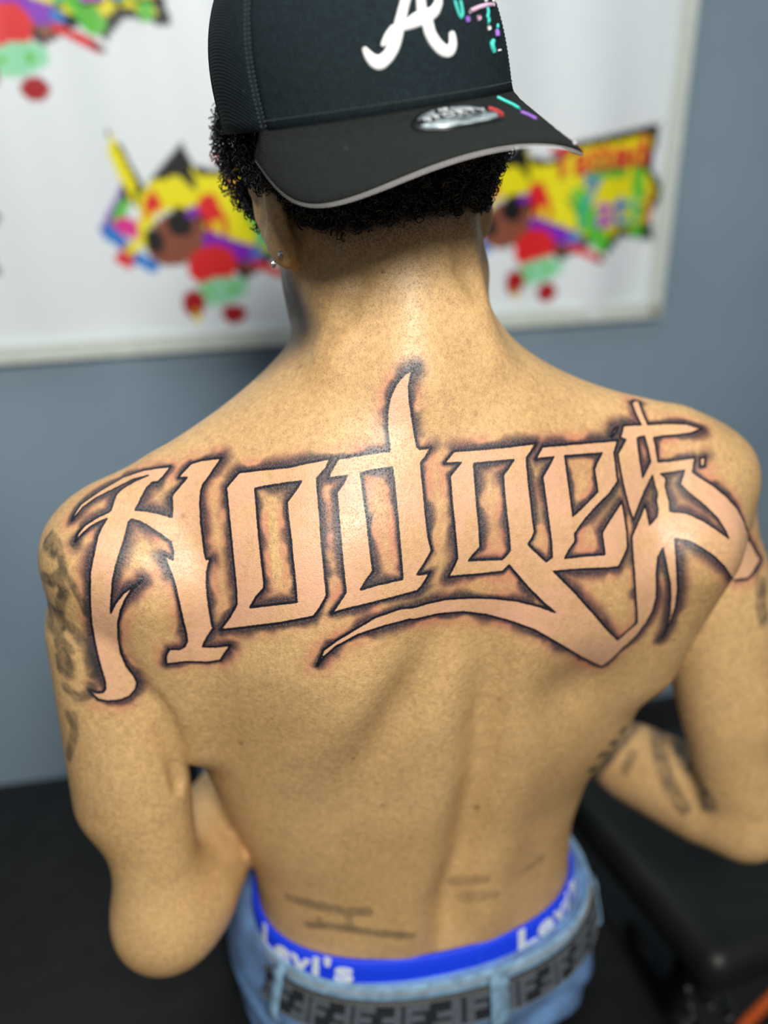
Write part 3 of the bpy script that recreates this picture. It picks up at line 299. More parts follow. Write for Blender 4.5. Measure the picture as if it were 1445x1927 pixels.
OLD_INK = [
 (0.0035, 0.80, [(-0.2342,0.6022,0.9513),(-0.2313,0.5981,0.9508),(-0.2286,0.5947,0.9500),(-0.2261,0.5917,0.9490),(-0.2250,0.5892,0.9469),(-0.2240,0.5870,0.9447),(-0.2230,0.5850,0.9423),(-0.2222,0.5834,0.9398),(-0.2215,0.5818,0.9369),(-0.2209,0.5805,0.9338)]),
 (0.0060, 0.90, [(-0.2363,0.5995,0.9466),(-0.2325,0.5948,0.9463),(-0.2292,0.5912,0.9455)]),
 (0.0045, 0.90, [(-0.2412,0.5944,0.9216),(-0.2367,0.5894,0.9228),(-0.2328,0.5860,0.9232),(-0.2293,0.5836,0.9260),(-0.2261,0.5820,0.9284),(-0.2248,0.5809,0.9255),(-0.2237,0.5800,0.9224),(-0.2226,0.5794,0.9191),(-0.2244,0.5805,0.9149),(-0.2265,0.5821,0.9104),(-0.2287,0.5842,0.9055),(-0.2294,0.5853,0.9013),(-0.2301,0.5866,0.8971),(-0.2307,0.5876,0.8930),(-0.2311,0.5881,0.8891),(-0.2312,0.5877,0.8858)]),
 (0.0060, 0.80, [(-0.2437,0.6017,0.8960),(-0.2414,0.5983,0.8939),(-0.2370,0.5929,0.8947),(-0.2333,0.5895,0.8944)]),
 (0.0070, 0.70, [(-0.2456,0.6008,0.8826),(-0.2415,0.5957,0.8830),(-0.2381,0.5920,0.8826),(-0.2350,0.5891,0.8817)]),
 (0.0030, 0.80, [(-0.2241,0.5819,0.9331),(-0.2218,0.5804,0.9316),(-0.2196,0.5791,0.9301),(-0.2176,0.5780,0.9284),(-0.2155,0.5771,0.9266),(-0.2140,0.5763,0.9236),(-0.2126,0.5757,0.9205),(-0.2113,0.5753,0.9173),(-0.2100,0.5752,0.9139),(-0.2092,0.5753,0.9102),(-0.2084,0.5756,0.9064),(-0.2077,0.5760,0.9025)]),
 (0.0045, 0.75, [(-0.2303,0.5874,0.8916),(-0.2272,0.5855,0.8899),(-0.2243,0.5840,0.8878),(-0.2215,0.5827,0.8857),(-0.2198,0.5819,0.8833),(-0.2182,0.5811,0.8811),(-0.2165,0.5802,0.8788),(-0.2149,0.5794,0.8765),(-0.2138,0.5787,0.8737),(-0.2128,0.5781,0.8708),(-0.2118,0.5775,0.8679),(-0.2109,0.5771,0.8649),(-0.2106,0.5767,0.8607),(-0.2104,0.5764,0.8565),(-0.2102,0.5761,0.8523)]),
 (0.0040, 0.80, [(-0.2360,0.5862,0.8688),(-0.2336,0.5844,0.8672),(-0.2313,0.5829,0.8654),(-0.2290,0.5816,0.8636),(-0.2283,0.5810,0.8598),(-0.2277,0.5804,0.8560),(-0.2298,0.5812,0.8522),(-0.2321,0.5822,0.8481),(-0.2344,0.5837,0.8496),(-0.2369,0.5854,0.8510),(-0.2367,0.5854,0.8543),(-0.2364,0.5854,0.8577),(-0.2362,0.5855,0.8610),(-0.2335,0.5840,0.8644),(-0.2310,0.5830,0.8676)]),
 (0.0060, 0.75, [(-0.2301,0.5812,0.8505),(-0.2296,0.5812,0.8538),(-0.2291,0.5812,0.8572)]),
 (0.0030, 0.70, [(-0.2374,0.5881,0.8725),(-0.2337,0.5858,0.8740),(-0.2303,0.5841,0.8751),(-0.2283,0.5827,0.8732),(-0.2263,0.5814,0.8713),(-0.2244,0.5803,0.8693)]),
 (0.0040, 0.70, [(-0.2339,0.5826,0.8360),(-0.2307,0.5806,0.8345),(-0.2276,0.5790,0.8328),(-0.2247,0.5777,0.8309),(-0.2206,0.5765,0.8326),(-0.2166,0.5756,0.8341),(-0.2144,0.5755,0.8376),(-0.2122,0.5755,0.8410)]),
 (0.0040, 0.70, [(-0.2354,0.5822,0.8118),(-0.2339,0.5810,0.8086),(-0.2325,0.5799,0.8054),(-0.2310,0.5789,0.8021),(-0.2322,0.5794,0.7981),(-0.2335,0.5799,0.7940),(-0.2347,0.5805,0.7898),(-0.2360,0.5812,0.7855),(-0.2381,0.5826,0.7802),(-0.2403,0.5843,0.7746),(-0.2428,0.5866,0.7685)]),
 (0.0030, 0.50, [(-0.2293,0.5787,0.8144),(-0.2297,0.5787,0.8103),(-0.2300,0.5786,0.8060),(-0.2304,0.5786,0.8018),(-0.2308,0.5785,0.7975)]),
 (0.0050, 0.90, [(0.2601,0.7987,0.6371),(0.2539,0.7886,0.6399),(0.2492,0.7825,0.6397),(0.2449,0.7779,0.6383),(0.2410,0.7743,0.6362),(0.2373,0.7715,0.6335),(0.2338,0.7693,0.6302),(0.2305,0.7677,0.6266),(0.2273,0.7666,0.6224),(0.2244,0.7662,0.6177),(0.2216,0.7666,0.6124),(0.2191,0.7678,0.6062),(0.2173,0.7700,0.5988),(0.2164,0.7754,0.5885)]),
 (0.0035, 0.90, [(0.2122,0.6741,0.7370)]),
 (0.0035, 0.90, [(0.2497,0.7874,0.6395),(0.2121,0.6804,0.7216),(0.2052,0.6698,0.7290)]),
 (0.0035, 0.90, [(0.2366,0.7748,0.6341),(0.2010,0.6699,0.7167),(0.1952,0.6626,0.7216)]),
 (0.0035, 0.90, [(0.1987,0.6767,0.6986),(0.1914,0.6643,0.7079),(0.1860,0.6579,0.7123)]),
 (0.0035, 0.90, [(0.2172,0.7706,0.6039),(0.1836,0.6641,0.6923),(0.1780,0.6571,0.6974)]),
 (0.0030, 0.50, [(0.1763,0.6800,0.6370)]),
 (0.0100, 0.90, [(0.2953,0.7640,0.6413),(0.2942,0.7545,0.6433),(0.2938,0.7468,0.6440),(0.2935,0.7397,0.6442),(0.2931,0.7322,0.6449),(0.2924,0.7240,0.6462),(0.2912,0.7146,0.6486),(0.2907,0.7070,0.6494),(0.2914,0.7023,0.6480),(0.2925,0.6987,0.6455),(0.2939,0.6957,0.6427),(0.2953,0.6930,0.6396),(0.2969,0.6904,0.6363),(0.2985,0.6880,0.6329)]),
 (0.0070, 0.70, [(0.2768,0.7843,0.6389),(0.2742,0.7738,0.6415),(0.2726,0.7661,0.6421),(0.2714,0.7597,0.6418),(0.2705,0.7539,0.6410),(0.2703,0.7485,0.6398),(0.2702,0.7434,0.6384),(0.2703,0.7387,0.6367),(0.2705,0.7343,0.6348),(0.2707,0.7302,0.6327),(0.2711,0.7263,0.6305),(0.2715,0.7226,0.6281),(0.2732,0.7186,0.6262),(0.2749,0.7147,0.6242),(0.2767,0.7110,0.6221),(0.2785,0.7074,0.6199),(0.2804,0.7039,0.6176),(0.2823,0.7007,0.6151)]),
 (0.0050, 0.60, [(0.2460,0.7570,0.6319),(0.2438,0.7547,0.6289),(0.2418,0.7527,0.6256),(0.2398,0.7510,0.6220),(0.2380,0.7498,0.6180)]),
 (0.0060, 0.75, [(0.3133,0.6910,0.8617),(0.3129,0.6895,0.8585),(0.3127,0.6882,0.8552),(0.3125,0.6870,0.8518),(0.3123,0.6860,0.8484),(0.3122,0.6850,0.8449),(0.3138,0.6850,0.8407),(0.3153,0.6849,0.8364),(0.3169,0.6849,0.8321)]),
 (0.0030, 0.50, [(0.3062,0.6906,0.8743),(0.3064,0.6892,0.8706),(0.3067,0.6879,0.8669),(0.3070,0.6867,0.8630),(0.3074,0.6857,0.8591),(0.3078,0.6848,0.8551)]),
 (0.0050, 0.55, [(-0.0821,0.6128,0.5934),(-0.0777,0.6104,0.5943),(-0.0732,0.6084,0.5949),(-0.0689,0.6067,0.5952),(-0.0646,0.6052,0.5952),(-0.0603,0.6039,0.5951),(-0.0560,0.6028,0.5947),(-0.0522,0.6019,0.5947),(-0.0483,0.6011,0.5945),(-0.0445,0.6004,0.5942),(-0.0407,0.5998,0.5938),(-0.0369,0.5993,0.5933),(-0.0331,0.5989,0.5927),(-0.0285,0.5985,0.5932),(-0.0239,0.5981,0.5936),(-0.0193,0.5977,0.5940),(-0.0148,0.5974,0.5944)]),
 (0.0040, 0.65, [(-0.0663,0.6064,0.5686),(-0.0622,0.6049,0.5698),(-0.0581,0.6036,0.5708),(-0.0540,0.6024,0.5716),(-0.0500,0.6015,0.5723),(-0.0460,0.6006,0.5728),(-0.0420,0.5998,0.5732),(-0.0380,0.5992,0.5734),(-0.0340,0.5987,0.5732),(-0.0301,0.5982,0.5728),(-0.0261,0.5977,0.5724),(-0.0222,0.5973,0.5719),(-0.0182,0.5970,0.5714),(-0.0143,0.5966,0.5710),(-0.0103,0.5962,0.5705),(-0.0060,0.5958,0.5704),(-0.0017,0.5953,0.5704),(0.0026,0.5949,0.5703),(0.0069,0.5945,0.5702),(0.0112,0.5942,0.5700),(0.0155,0.5942,0.5695),(0.0198,0.5944,0.5687),(0.0241,0.5951,0.5673)]),
 (0.0030, 0.55, [(-0.0308,0.5987,0.5899),(-0.0303,0.5985,0.5853),(-0.0298,0.5984,0.5807),(-0.0293,0.5982,0.5762),(-0.0288,0.5980,0.5716)]),
 (0.0030, 0.50, [(-0.0565,0.6032,0.5786),(-0.0557,0.6029,0.5741),(-0.0549,0.6027,0.5696)]),
 (0.0040, 0.40, [(0.0594,0.6238,0.6018),(0.0637,0.6230,0.6029),(0.0678,0.6215,0.6047),(0.0719,0.6198,0.6068),(0.0760,0.6181,0.6088),(0.0801,0.6167,0.6106),(0.0842,0.6156,0.6119),(0.0884,0.6151,0.6127)]),
 (0.0030, 0.40, [(0.1237,0.6341,0.6025),(0.1274,0.6368,0.6029),(0.1310,0.6395,0.6033),(0.1347,0.6423,0.6037),(0.1384,0.6452,0.6040),(0.1422,0.6481,0.6042)]),
 (0.0050, 0.30, [(0.0690,0.6191,0.5866),(0.0727,0.6174,0.5889),(0.0765,0.6158,0.5910),(0.0803,0.6146,0.5927),(0.0842,0.6140,0.5938),(0.0881,0.6139,0.5943),(0.0922,0.6145,0.5942),(0.0963,0.6158,0.5933)]),
]
MOLES = [
 ((-0.0009,0.6518,1.1243), 0.0014, 1.00),
 ((-0.1085,0.5849,0.7831), 0.0022, 0.70),
 ((-0.0230,0.5747,0.7772), 0.0020, 0.80),
 ((-0.0201,0.5744,0.7825), 0.0016, 0.60),
 ((-0.0011,0.5879,0.7200), 0.0020, 0.75),
 ((0.0209,0.5894,0.7160), 0.0015, 0.50),
 ((0.0776,0.6213,0.6876), 0.0035, 0.70),
 ((0.0880,0.6025,0.8110), 0.0024, 0.55),
 ((0.0888,0.5980,0.8336), 0.0015, 0.40),
 ((-0.1187,0.5880,0.7826), 0.0014, 0.40),
 ((-0.0589,0.6529,1.0583), 0.0022, 0.60),
 ((-0.0487,0.6428,1.0636), 0.0015, 0.50),
 ((0.2291,0.6421,0.8387), 0.0025, 0.50),
 ((0.2327,0.6410,0.8468), 0.0018, 0.40),
 ((-0.1398,0.6029,0.9662), 0.0022, 0.45),
 ((-0.1655,0.5776,0.9379), 0.0020, 0.40),
 ((0.2667,0.6839,0.9755), 0.0020, 0.50),
 ((0.0632,0.6259,1.0323), 0.0020, 0.35),
 ((0.0786,0.6380,1.0417), 0.0022, 0.35),
 ((0.0882,0.6335,1.0277), 0.0016, 0.30),
 ((-0.1068,0.6073,0.6770), 0.0016, 0.40),
 ((0.0574,0.6442,1.0797), 0.0013, 0.40),
 ((0.1385,0.6207,0.7802), 0.0014, 0.40),
 ((0.0145,0.5758,0.8426), 0.0013, 0.35),
 ((-0.0339,0.5804,0.7453), 0.0013, 0.40),
 ((0.0394,0.5817,0.7751), 0.0013, 0.35),
]
CAP_LETTER = [
 [(0.0545,0.0701,0.0028),(0.0438,0.0687,0.0028),(0.0291,0.0667,0.0028),(0.0133,0.0645,0.0028),(-0.0010,0.0625,0.0028),(-0.0135,0.0609,0.0028),(-0.0258,0.0593,0.0028),(-0.0376,0.0578,0.0028),(-0.0493,0.0562,0.0028),(-0.0607,0.0545,0.0028),(-0.0719,0.0528,0.0028),(-0.0828,0.0511,0.0029),(-0.0934,0.0493,0.0029),(-0.1036,0.0476,0.0030),(-0.1136,0.0458,0.0031),(-0.1232,0.0441,0.0031),(-0.1323,0.0425,0.0032),(-0.1409,0.0409,0.0033),(-0.1490,0.0394,0.0034),(-0.1569,0.0380,0.0034),(-0.1646,0.0367,0.0035),(-0.1718,0.0355,0.0035),(-0.1786,0.0345,0.0035),(-0.1858,0.0335,0.0035),(-0.1943,0.0325,0.0035),(-0.2044,0.0315,0.0035),(-0.2157,0.0304,0.0035),(-0.2276,0.0294,0.0036),(-0.2396,0.0286,0.0036),(-0.2521,0.0279,0.0037),(-0.2652,0.0273,0.0039),(-0.2780,0.0269,0.0040),(-0.2897,0.0268,0.0040),(-0.3002,0.0272,0.0039),(-0.3101,0.0278,0.0037),(-0.3190,0.0286,0.0035),(-0.3269,0.0294,0.0032),(-0.3338,0.0303,0.0029),(-0.3396,0.0313,0.0027),(-0.3445,0.0322,0.0024),(-0.3487,0.0331,0.0021),(-0.3520,0.0339,0.0018),(-0.3545,0.0347,0.0016),(-0.3562,0.0353,0.0013),(-0.3575,0.0358,0.0012)],
 [(-0.1450,0.0435,0.0027),(-0.1553,0.0427,0.0026),(-0.1700,0.0416,0.0026),(-0.1858,0.0404,0.0026),(-0.1991,0.0394,0.0025),(-0.2097,0.0385,0.0024),(-0.2191,0.0377,0.0021),(-0.2274,0.0370,0.0019),(-0.2346,0.0364,0.0017),(-0.2406,0.0359,0.0014),(-0.2456,0.0356,0.0011),(-0.2495,0.0353,0.0009),(-0.2522,0.0351,0.0007)],
 [(-0.1269,0.0424,0.0018),(-0.1164,0.0426,0.0020),(-0.1012,0.0429,0.0023),(-0.0839,0.0433,0.0026),(-0.0674,0.0437,0.0029),(-0.0521,0.0441,0.0032),(-0.0367,0.0446,0.0035),(-0.0209,0.0451,0.0037),(-0.0045,0.0455,0.0039),(0.0143,0.0458,0.0040),(0.0349,0.0461,0.0039),(0.0536,0.0464,0.0039),(0.0669,0.0466,0.0038)],
 [(0.0545,0.0701,0.0025),(0.0573,0.0690,0.0025),(0.0615,0.0674,0.0025),(0.0653,0.0656,0.0025),(0.0665,0.0637,0.0025),(0.0643,0.0616,0.0025),(0.0599,0.0594,0.0026),(0.0550,0.0572,0.0026),(0.0511,0.0552,0.0027),(0.0475,0.0535,0.0028),(0.0437,0.0520,0.0029),(0.0409,0.0505,0.0030),(0.0403,0.0491,0.0031),(0.0432,0.0477,0.0032),(0.0485,0.0464,0.0033),(0.0543,0.0451,0.0034),(0.0584,0.0438,0.0035),(0.0596,0.0424,0.0035),(0.0594,0.0409,0.0035),(0.0593,0.0395,0.0035),(0.0611,0.0381,0.0035),(0.0653,0.0367,0.0035),(0.0708,0.0353,0.0036),(0.0775,0.0339,0.0036),(0.0852,0.0327,0.0036),(0.0941,0.0315,0.0036),(0.1042,0.0303,0.0037),(0.1150,0.0293,0.0037),(0.1260,0.0285,0.0036),(0.1376,0.0279,0.0036),(0.1498,0.0275,0.0035),(0.1618,0.0273,0.0035),(0.1727,0.0274,0.0033),(0.1825,0.0278,0.0032),(0.1917,0.0285,0.0030),(0.1997,0.0294,0.0028),(0.2059,0.0303,0.0027),(0.2101,0.0314,0.0025),(0.2126,0.0326,0.0024),(0.2140,0.0338,0.0022),(0.2149,0.0349,0.0021),(0.2150,0.0357,0.0019),(0.2143,0.0364,0.0016),(0.2132,0.0370,0.0014),(0.2125,0.0375,0.0013)],
 [(0.0669,0.0466,0.0035),(0.0767,0.0468,0.0034),(0.0910,0.0473,0.0034),(0.1066,0.0478,0.0033),(0.1204,0.0483,0.0032),(0.1319,0.0490,0.0031),(0.1427,0.0498,0.0029),(0.1524,0.0507,0.0028),(0.1607,0.0514,0.0027),(0.1671,0.0521,0.0025),(0.1719,0.0527,0.0025),(0.1755,0.0534,0.0024),(0.1785,0.0542,0.0023),(0.1815,0.0551,0.0023),(0.1841,0.0562,0.0022),(0.1854,0.0572,0.0022),(0.1847,0.0582,0.0021),(0.1804,0.0589,0.0019),(0.1734,0.0596,0.0017),(0.1662,0.0602,0.0015),(0.1614,0.0606,0.0014)],
]
CAP_THREAD = [
 ('teal', 0.0009, 0, [(0.3051,0.0533),(0.3050,0.0523),(0.3050,0.0513),(0.3051,0.0503),(0.3053,0.0492),(0.3062,0.0484),(0.3072,0.0475),(0.3082,0.0466),(0.3093,0.0457),(0.3129,0.0450),(0.3165,0.0443),(0.3202,0.0436)]),
 ('teal', 0.0009, 0, [(0.3545,0.0530),(0.3531,0.0520),(0.3517,0.0510),(0.3505,0.0500),(0.3494,0.0490),(0.3473,0.0481),(0.3452,0.0472),(0.3433,0.0464),(0.3414,0.0455),(0.3307,0.0446),(0.3202,0.0436)]),
 ('pink', 0.0013, 0, [(0.4186,0.0465),(0.4378,0.0469),(0.4576,0.0472),(0.4781,0.0475),(0.4994,0.0478),(0.5217,0.0482),(0.5454,0.0484),(0.5704,0.0486),(0.5970,0.0488),(0.6253,0.0490),(0.6560,0.0492),(0.6925,0.0492),(0.7333,0.0493),(0.7818,0.0493)]),
 ('violet', 0.0016, 0, [(0.3739,0.0441),(0.3748,0.0432),(0.3759,0.0422),(0.3769,0.0412)]),
 ('pink', 0.0016, 0, [(0.4874,0.0435),(0.4928,0.0428),(0.4983,0.0420)]),
 ('teal', 0.0010, 0, [(0.6459,0.0485),(0.6444,0.0475),(0.6431,0.0465),(0.6420,0.0455),(0.6309,0.0447),(0.6205,0.0439),(0.6104,0.0431),(0.6148,0.0422),(0.6193,0.0413),(0.6092,0.0404),(0.5994,0.0395)]),
 ('white', 0.0014, 0, [(0.5887,0.0378),(0.5916,0.0369),(0.5945,0.0360)]),
 ('teal', 0.0010, 0, [(0.7591,0.0383),(0.7456,0.0372),(0.7324,0.0361)]),
 ('violet', 0.0018, 0, [(0.7095,0.0353),(0.7061,0.0342),(0.7031,0.0330),(0.7004,0.0319)]),
 ('teal', 0.0016, 0, [(0.6179,0.0298),(0.6010,0.0289),(0.5853,0.0281),(0.5867,0.0273),(0.5883,0.0265),(0.5900,0.0257),(0.5954,0.0247),(0.6009,0.0238)]),
 ('white', 0.0016, 0, [(0.6897,0.0247),(0.6892,0.0239)]),
 ('white', 0.0014, 0, [(0.6558,0.0521),(0.6605,0.0516)]),
 ('white', 0.0014, 0, [(0.8281,0.0522),(0.8364,0.0517)]),
 ('teal', 0.0010, 1, [(0.4297,0.0727),(0.4348,0.0893),(0.4422,0.1050),(0.4500,0.1186),(0.4572,0.1354),(0.4605,0.1520),(0.4638,0.1686),(0.4672,0.1853),(0.4710,0.2030),(0.4743,0.2186),(0.4737,0.2420),(0.4730,0.2647),(0.4730,0.2874),(0.4723,0.3096)]),
 ('violet', 0.0012, 1, [(0.4257,0.3773),(0.4310,0.3913),(0.4362,0.4051),(0.4415,0.4177),(0.4473,0.4314),(0.4540,0.4451),(0.4558,0.4626),(0.4578,0.4793),(0.4605,0.4970),(0.4632,0.5137),(0.4658,0.5303)]),
 ('white', 0.0012, 1, [(0.4915,0.9530),(0.4935,0.9697)]),
]

# ================================================================== the man's body: one signed-distance field -> one skin mesh
OX, OY, TH = 0.030, 0.705, math.radians(14.0)      # torso axis and how far he is turned
E1 = np.array([math.cos(TH), math.sin(TH), 0.0])   # towards his right
E2 = np.array([-math.sin(TH), math.cos(TH), 0.0])  # forwards


def smin(a, b, k):
    h = np.maximum(k - np.abs(a - b), 0.0) / k
    return np.minimum(a, b) - h * h * k * 0.25


def smax(a, b, k):
    return -smin(-a, -b, k)


def rcone(P, a, b, r1, r2):
    a = np.array(a, float)
    ab = np.array(b, float) - a
    t = np.clip(((P - a) @ ab) / (ab @ ab), 0, 1)
    return np.linalg.norm(P - a - t[:, None] * ab, axis=1) - (r1 + (r2 - r1) * t)


def ell(P, c, r, R=None):
    q = P - np.array(c, float)
    if R is not None:
        q = q @ R
    r = np.array(r, float)
    k0 = np.linalg.norm(q / r, axis=1)
    k1 = np.linalg.norm(q / (r * r), axis=1) + 1e-9
    return k0 * (k0 - 1.0) / k1


def gau(x, s):
    return np.exp(-0.5 * (x / s) ** 2)


def sstep(x, a, b):
    t = np.clip((x - a) / (b - a), 0, 1)
    return t * t * (3 - 2 * t)


TORSO = np.array([
    # z     s_c     t_c    half-width back   front
    [0.36, 0.000, 0.010, 0.150, 0.100, 0.100],
    [0.44, 0.000, 0.005, 0.166, 0.112, 0.108],
    [0.54, 0.000, 0.000, 0.153, 0.103, 0.103],
    [0.60, -0.003, 0.000, 0.155, 0.099, 0.103],
    [0.66, -0.006, 0.000, 0.173, 0.101, 0.105],
    [0.72, 0.006, 0.000, 0.201, 0.108, 0.110],
    [0.80, 0.004, 0.000, 0.216, 0.120, 0.115],
    [0.86, -0.006, 0.000, 0.215, 0.129, 0.116],
    [0.92, -0.008, 0.000, 0.200, 0.131, 0.112],
    [0.96, -0.010, 0.003, 0.186, 0.126, 0.105],
    [1.00, -0.012, 0.008, 0.150, 0.112, 0.092],
    [1.03, -0.014, 0.012, 0.110, 0.097, 0.078],
    [1.06, -0.016, 0.016, 0.080, 0.083, 0.062],
    [1.09, -0.018, 0.020, 0.060, 0.070, 0.050],
    [1.14, -0.020, 0.030, 0.040, 0.050, 0.040]])
_zt = np.linspace(0.30, 1.22, 461)
_k = np.exp(-0.5 * (np.arange(-15, 16) / 6.0) ** 2)
_k /= _k.sum()
_tt = []
for _c in range(1, 6):
    _v = np.interp(_zt, TORSO[:, 0], TORSO[:, _c])
    _v = np.convolve(np.pad(_v, 15, 'edge'), _k, 'valid')
    _tt.append(_v)


def to_local(P):
    q = P - np.array([OX, OY, 0.0])
    return q @ E1, q @ E2, P[:, 2]


def spine_s(z):
    return np.interp(z, [0.5, 0.60, 0.64, 0.735, 0.85, 0.95, 1.1], [0.0, 0.005, 0.014, 0.022, 0.018, 0.006, -0.012])


def relief(s, z):
    """muscles, blades and the spinal furrow, as height over the back"""
    d = s - spine_s(z)
    low = sstep(z, 0.50, 0.58) * (1 - sstep(z, 0.78, 0.94))
    h = -0.0165 * gau(d, 0.0125) * low
    h += 0.0060 * (gau(d - 0.036, 0.019) + gau(d + 0.036, 0.019)) * low
    mid = sstep(z, 0.80, 0.90) * (1 - sstep(z, 1.02, 1.06))
    h += -0.0040 * gau(d, 0.022) * mid
    # shoulder blades
    h += 0.0120 * gau(s + 0.108, 0.036) * gau(z - 0.900, 0.065)
    h += 0.0160 * gau(s - 0.128, 0.038) * gau(z - 0.885, 0.060)
    # hollow below the right blade and inside the left one
    h += -0.0120 * gau(s - 0.088, 0.026) * gau(z - 0.808, 0.026)
    dl = s + 0.052 - (z - 0.835) * 0.38
    h += -0.0090 * gau(dl - 0.006, 0.015) * gau(z - 0.835, 0.045)
    h += 0.0060 * gau(dl + 0.030, 0.020) * gau(z - 0.825, 0.045)
    # lats
    h += 0.0040 * gau(s + 0.115, 0.045) * gau(z - 0.780, 0.060)
    # seventh neck vertebra
    h += 0.0030 * gau(d, 0.018) * gau(z - 1.070, 0.020)
    return h


def rot_head(yaw, pitch, roll):
    return (Matrix.Rotation(yaw, 3, 'Z') @ Matrix.Rotation(pitch, 3, 'X') @ Matrix.Rotation(roll, 3, 'Y'))


HEAD_C = np.array([-0.010, 0.738, 1.178])
HEAD_S = 1.08
HEAD_R = np.array(rot_head(math.radians(30), math.radians(-32), math.radians(-3)))  # columns: right, forward, up
SL, EL, WL = (-0.203, 0.630, 0.908), (-0.188, 0.590, 0.590), (-0.140, 0.835, 0.592)
SR, ER, WR = (0.258, 0.732, 0.922), (0.344, 0.700, 0.600), (0.150, 0.885, 0.600)


def hand_prims(W, fwd, right, up, side):
    """palm, four bent fingers and a thumb; side = +1 when the thumb leaves on the +right side"""
    W, fwd, right, up = [np.array(v, float) for v in (W, fwd, right, up)]
    L = []
    pal = W + fwd * 0.045
    for q in (-1.5, -0.5, 0.5, 1.5):
        a = W + right * q * 0.011 + fwd * 0.012
        b = W + right * q * 0.019 + fwd * 0.085
        L.append((a, b, 0.014, 0.0115))
        ln = {1.5 * side: 0.040, 0.5 * side: 0.046, -0.5 * side: 0.042, -1.5 * side: 0.032}[q]
        c = b + fwd * ln * 0.9 - up * 0.010 + right * q * 0.002
        e = c + fwd * ln * 0.55 - up * 0.022
        L.append((b, c, 0.0100, 0.0090))
        L.append((c, e, 0.0090, 0.0078))
    t0 = W + right * side * 0.016 + fwd * 0.020 - up * 0.004
    t1 = W + right * side * 0.046 + fwd * 0.056 - up * 0.010
    t2 = W + right * side * 0.050 + fwd * 0.088 - up * 0.016
    L.append((t0, t1, 0.015, 0.0115))
    L.append((t1, t2, 0.0105, 0.0088))
    return L


HANDS = [hand_prims(WL, (0.30, 0.95, -0.04), (0.95, -0.30, 0.0), (0, 0, 1), -1),
         hand_prims(WR, (-0.80, 0.60, -0.05), (0.60, 0.80, 0.0), (0, 0, 1), 1)]


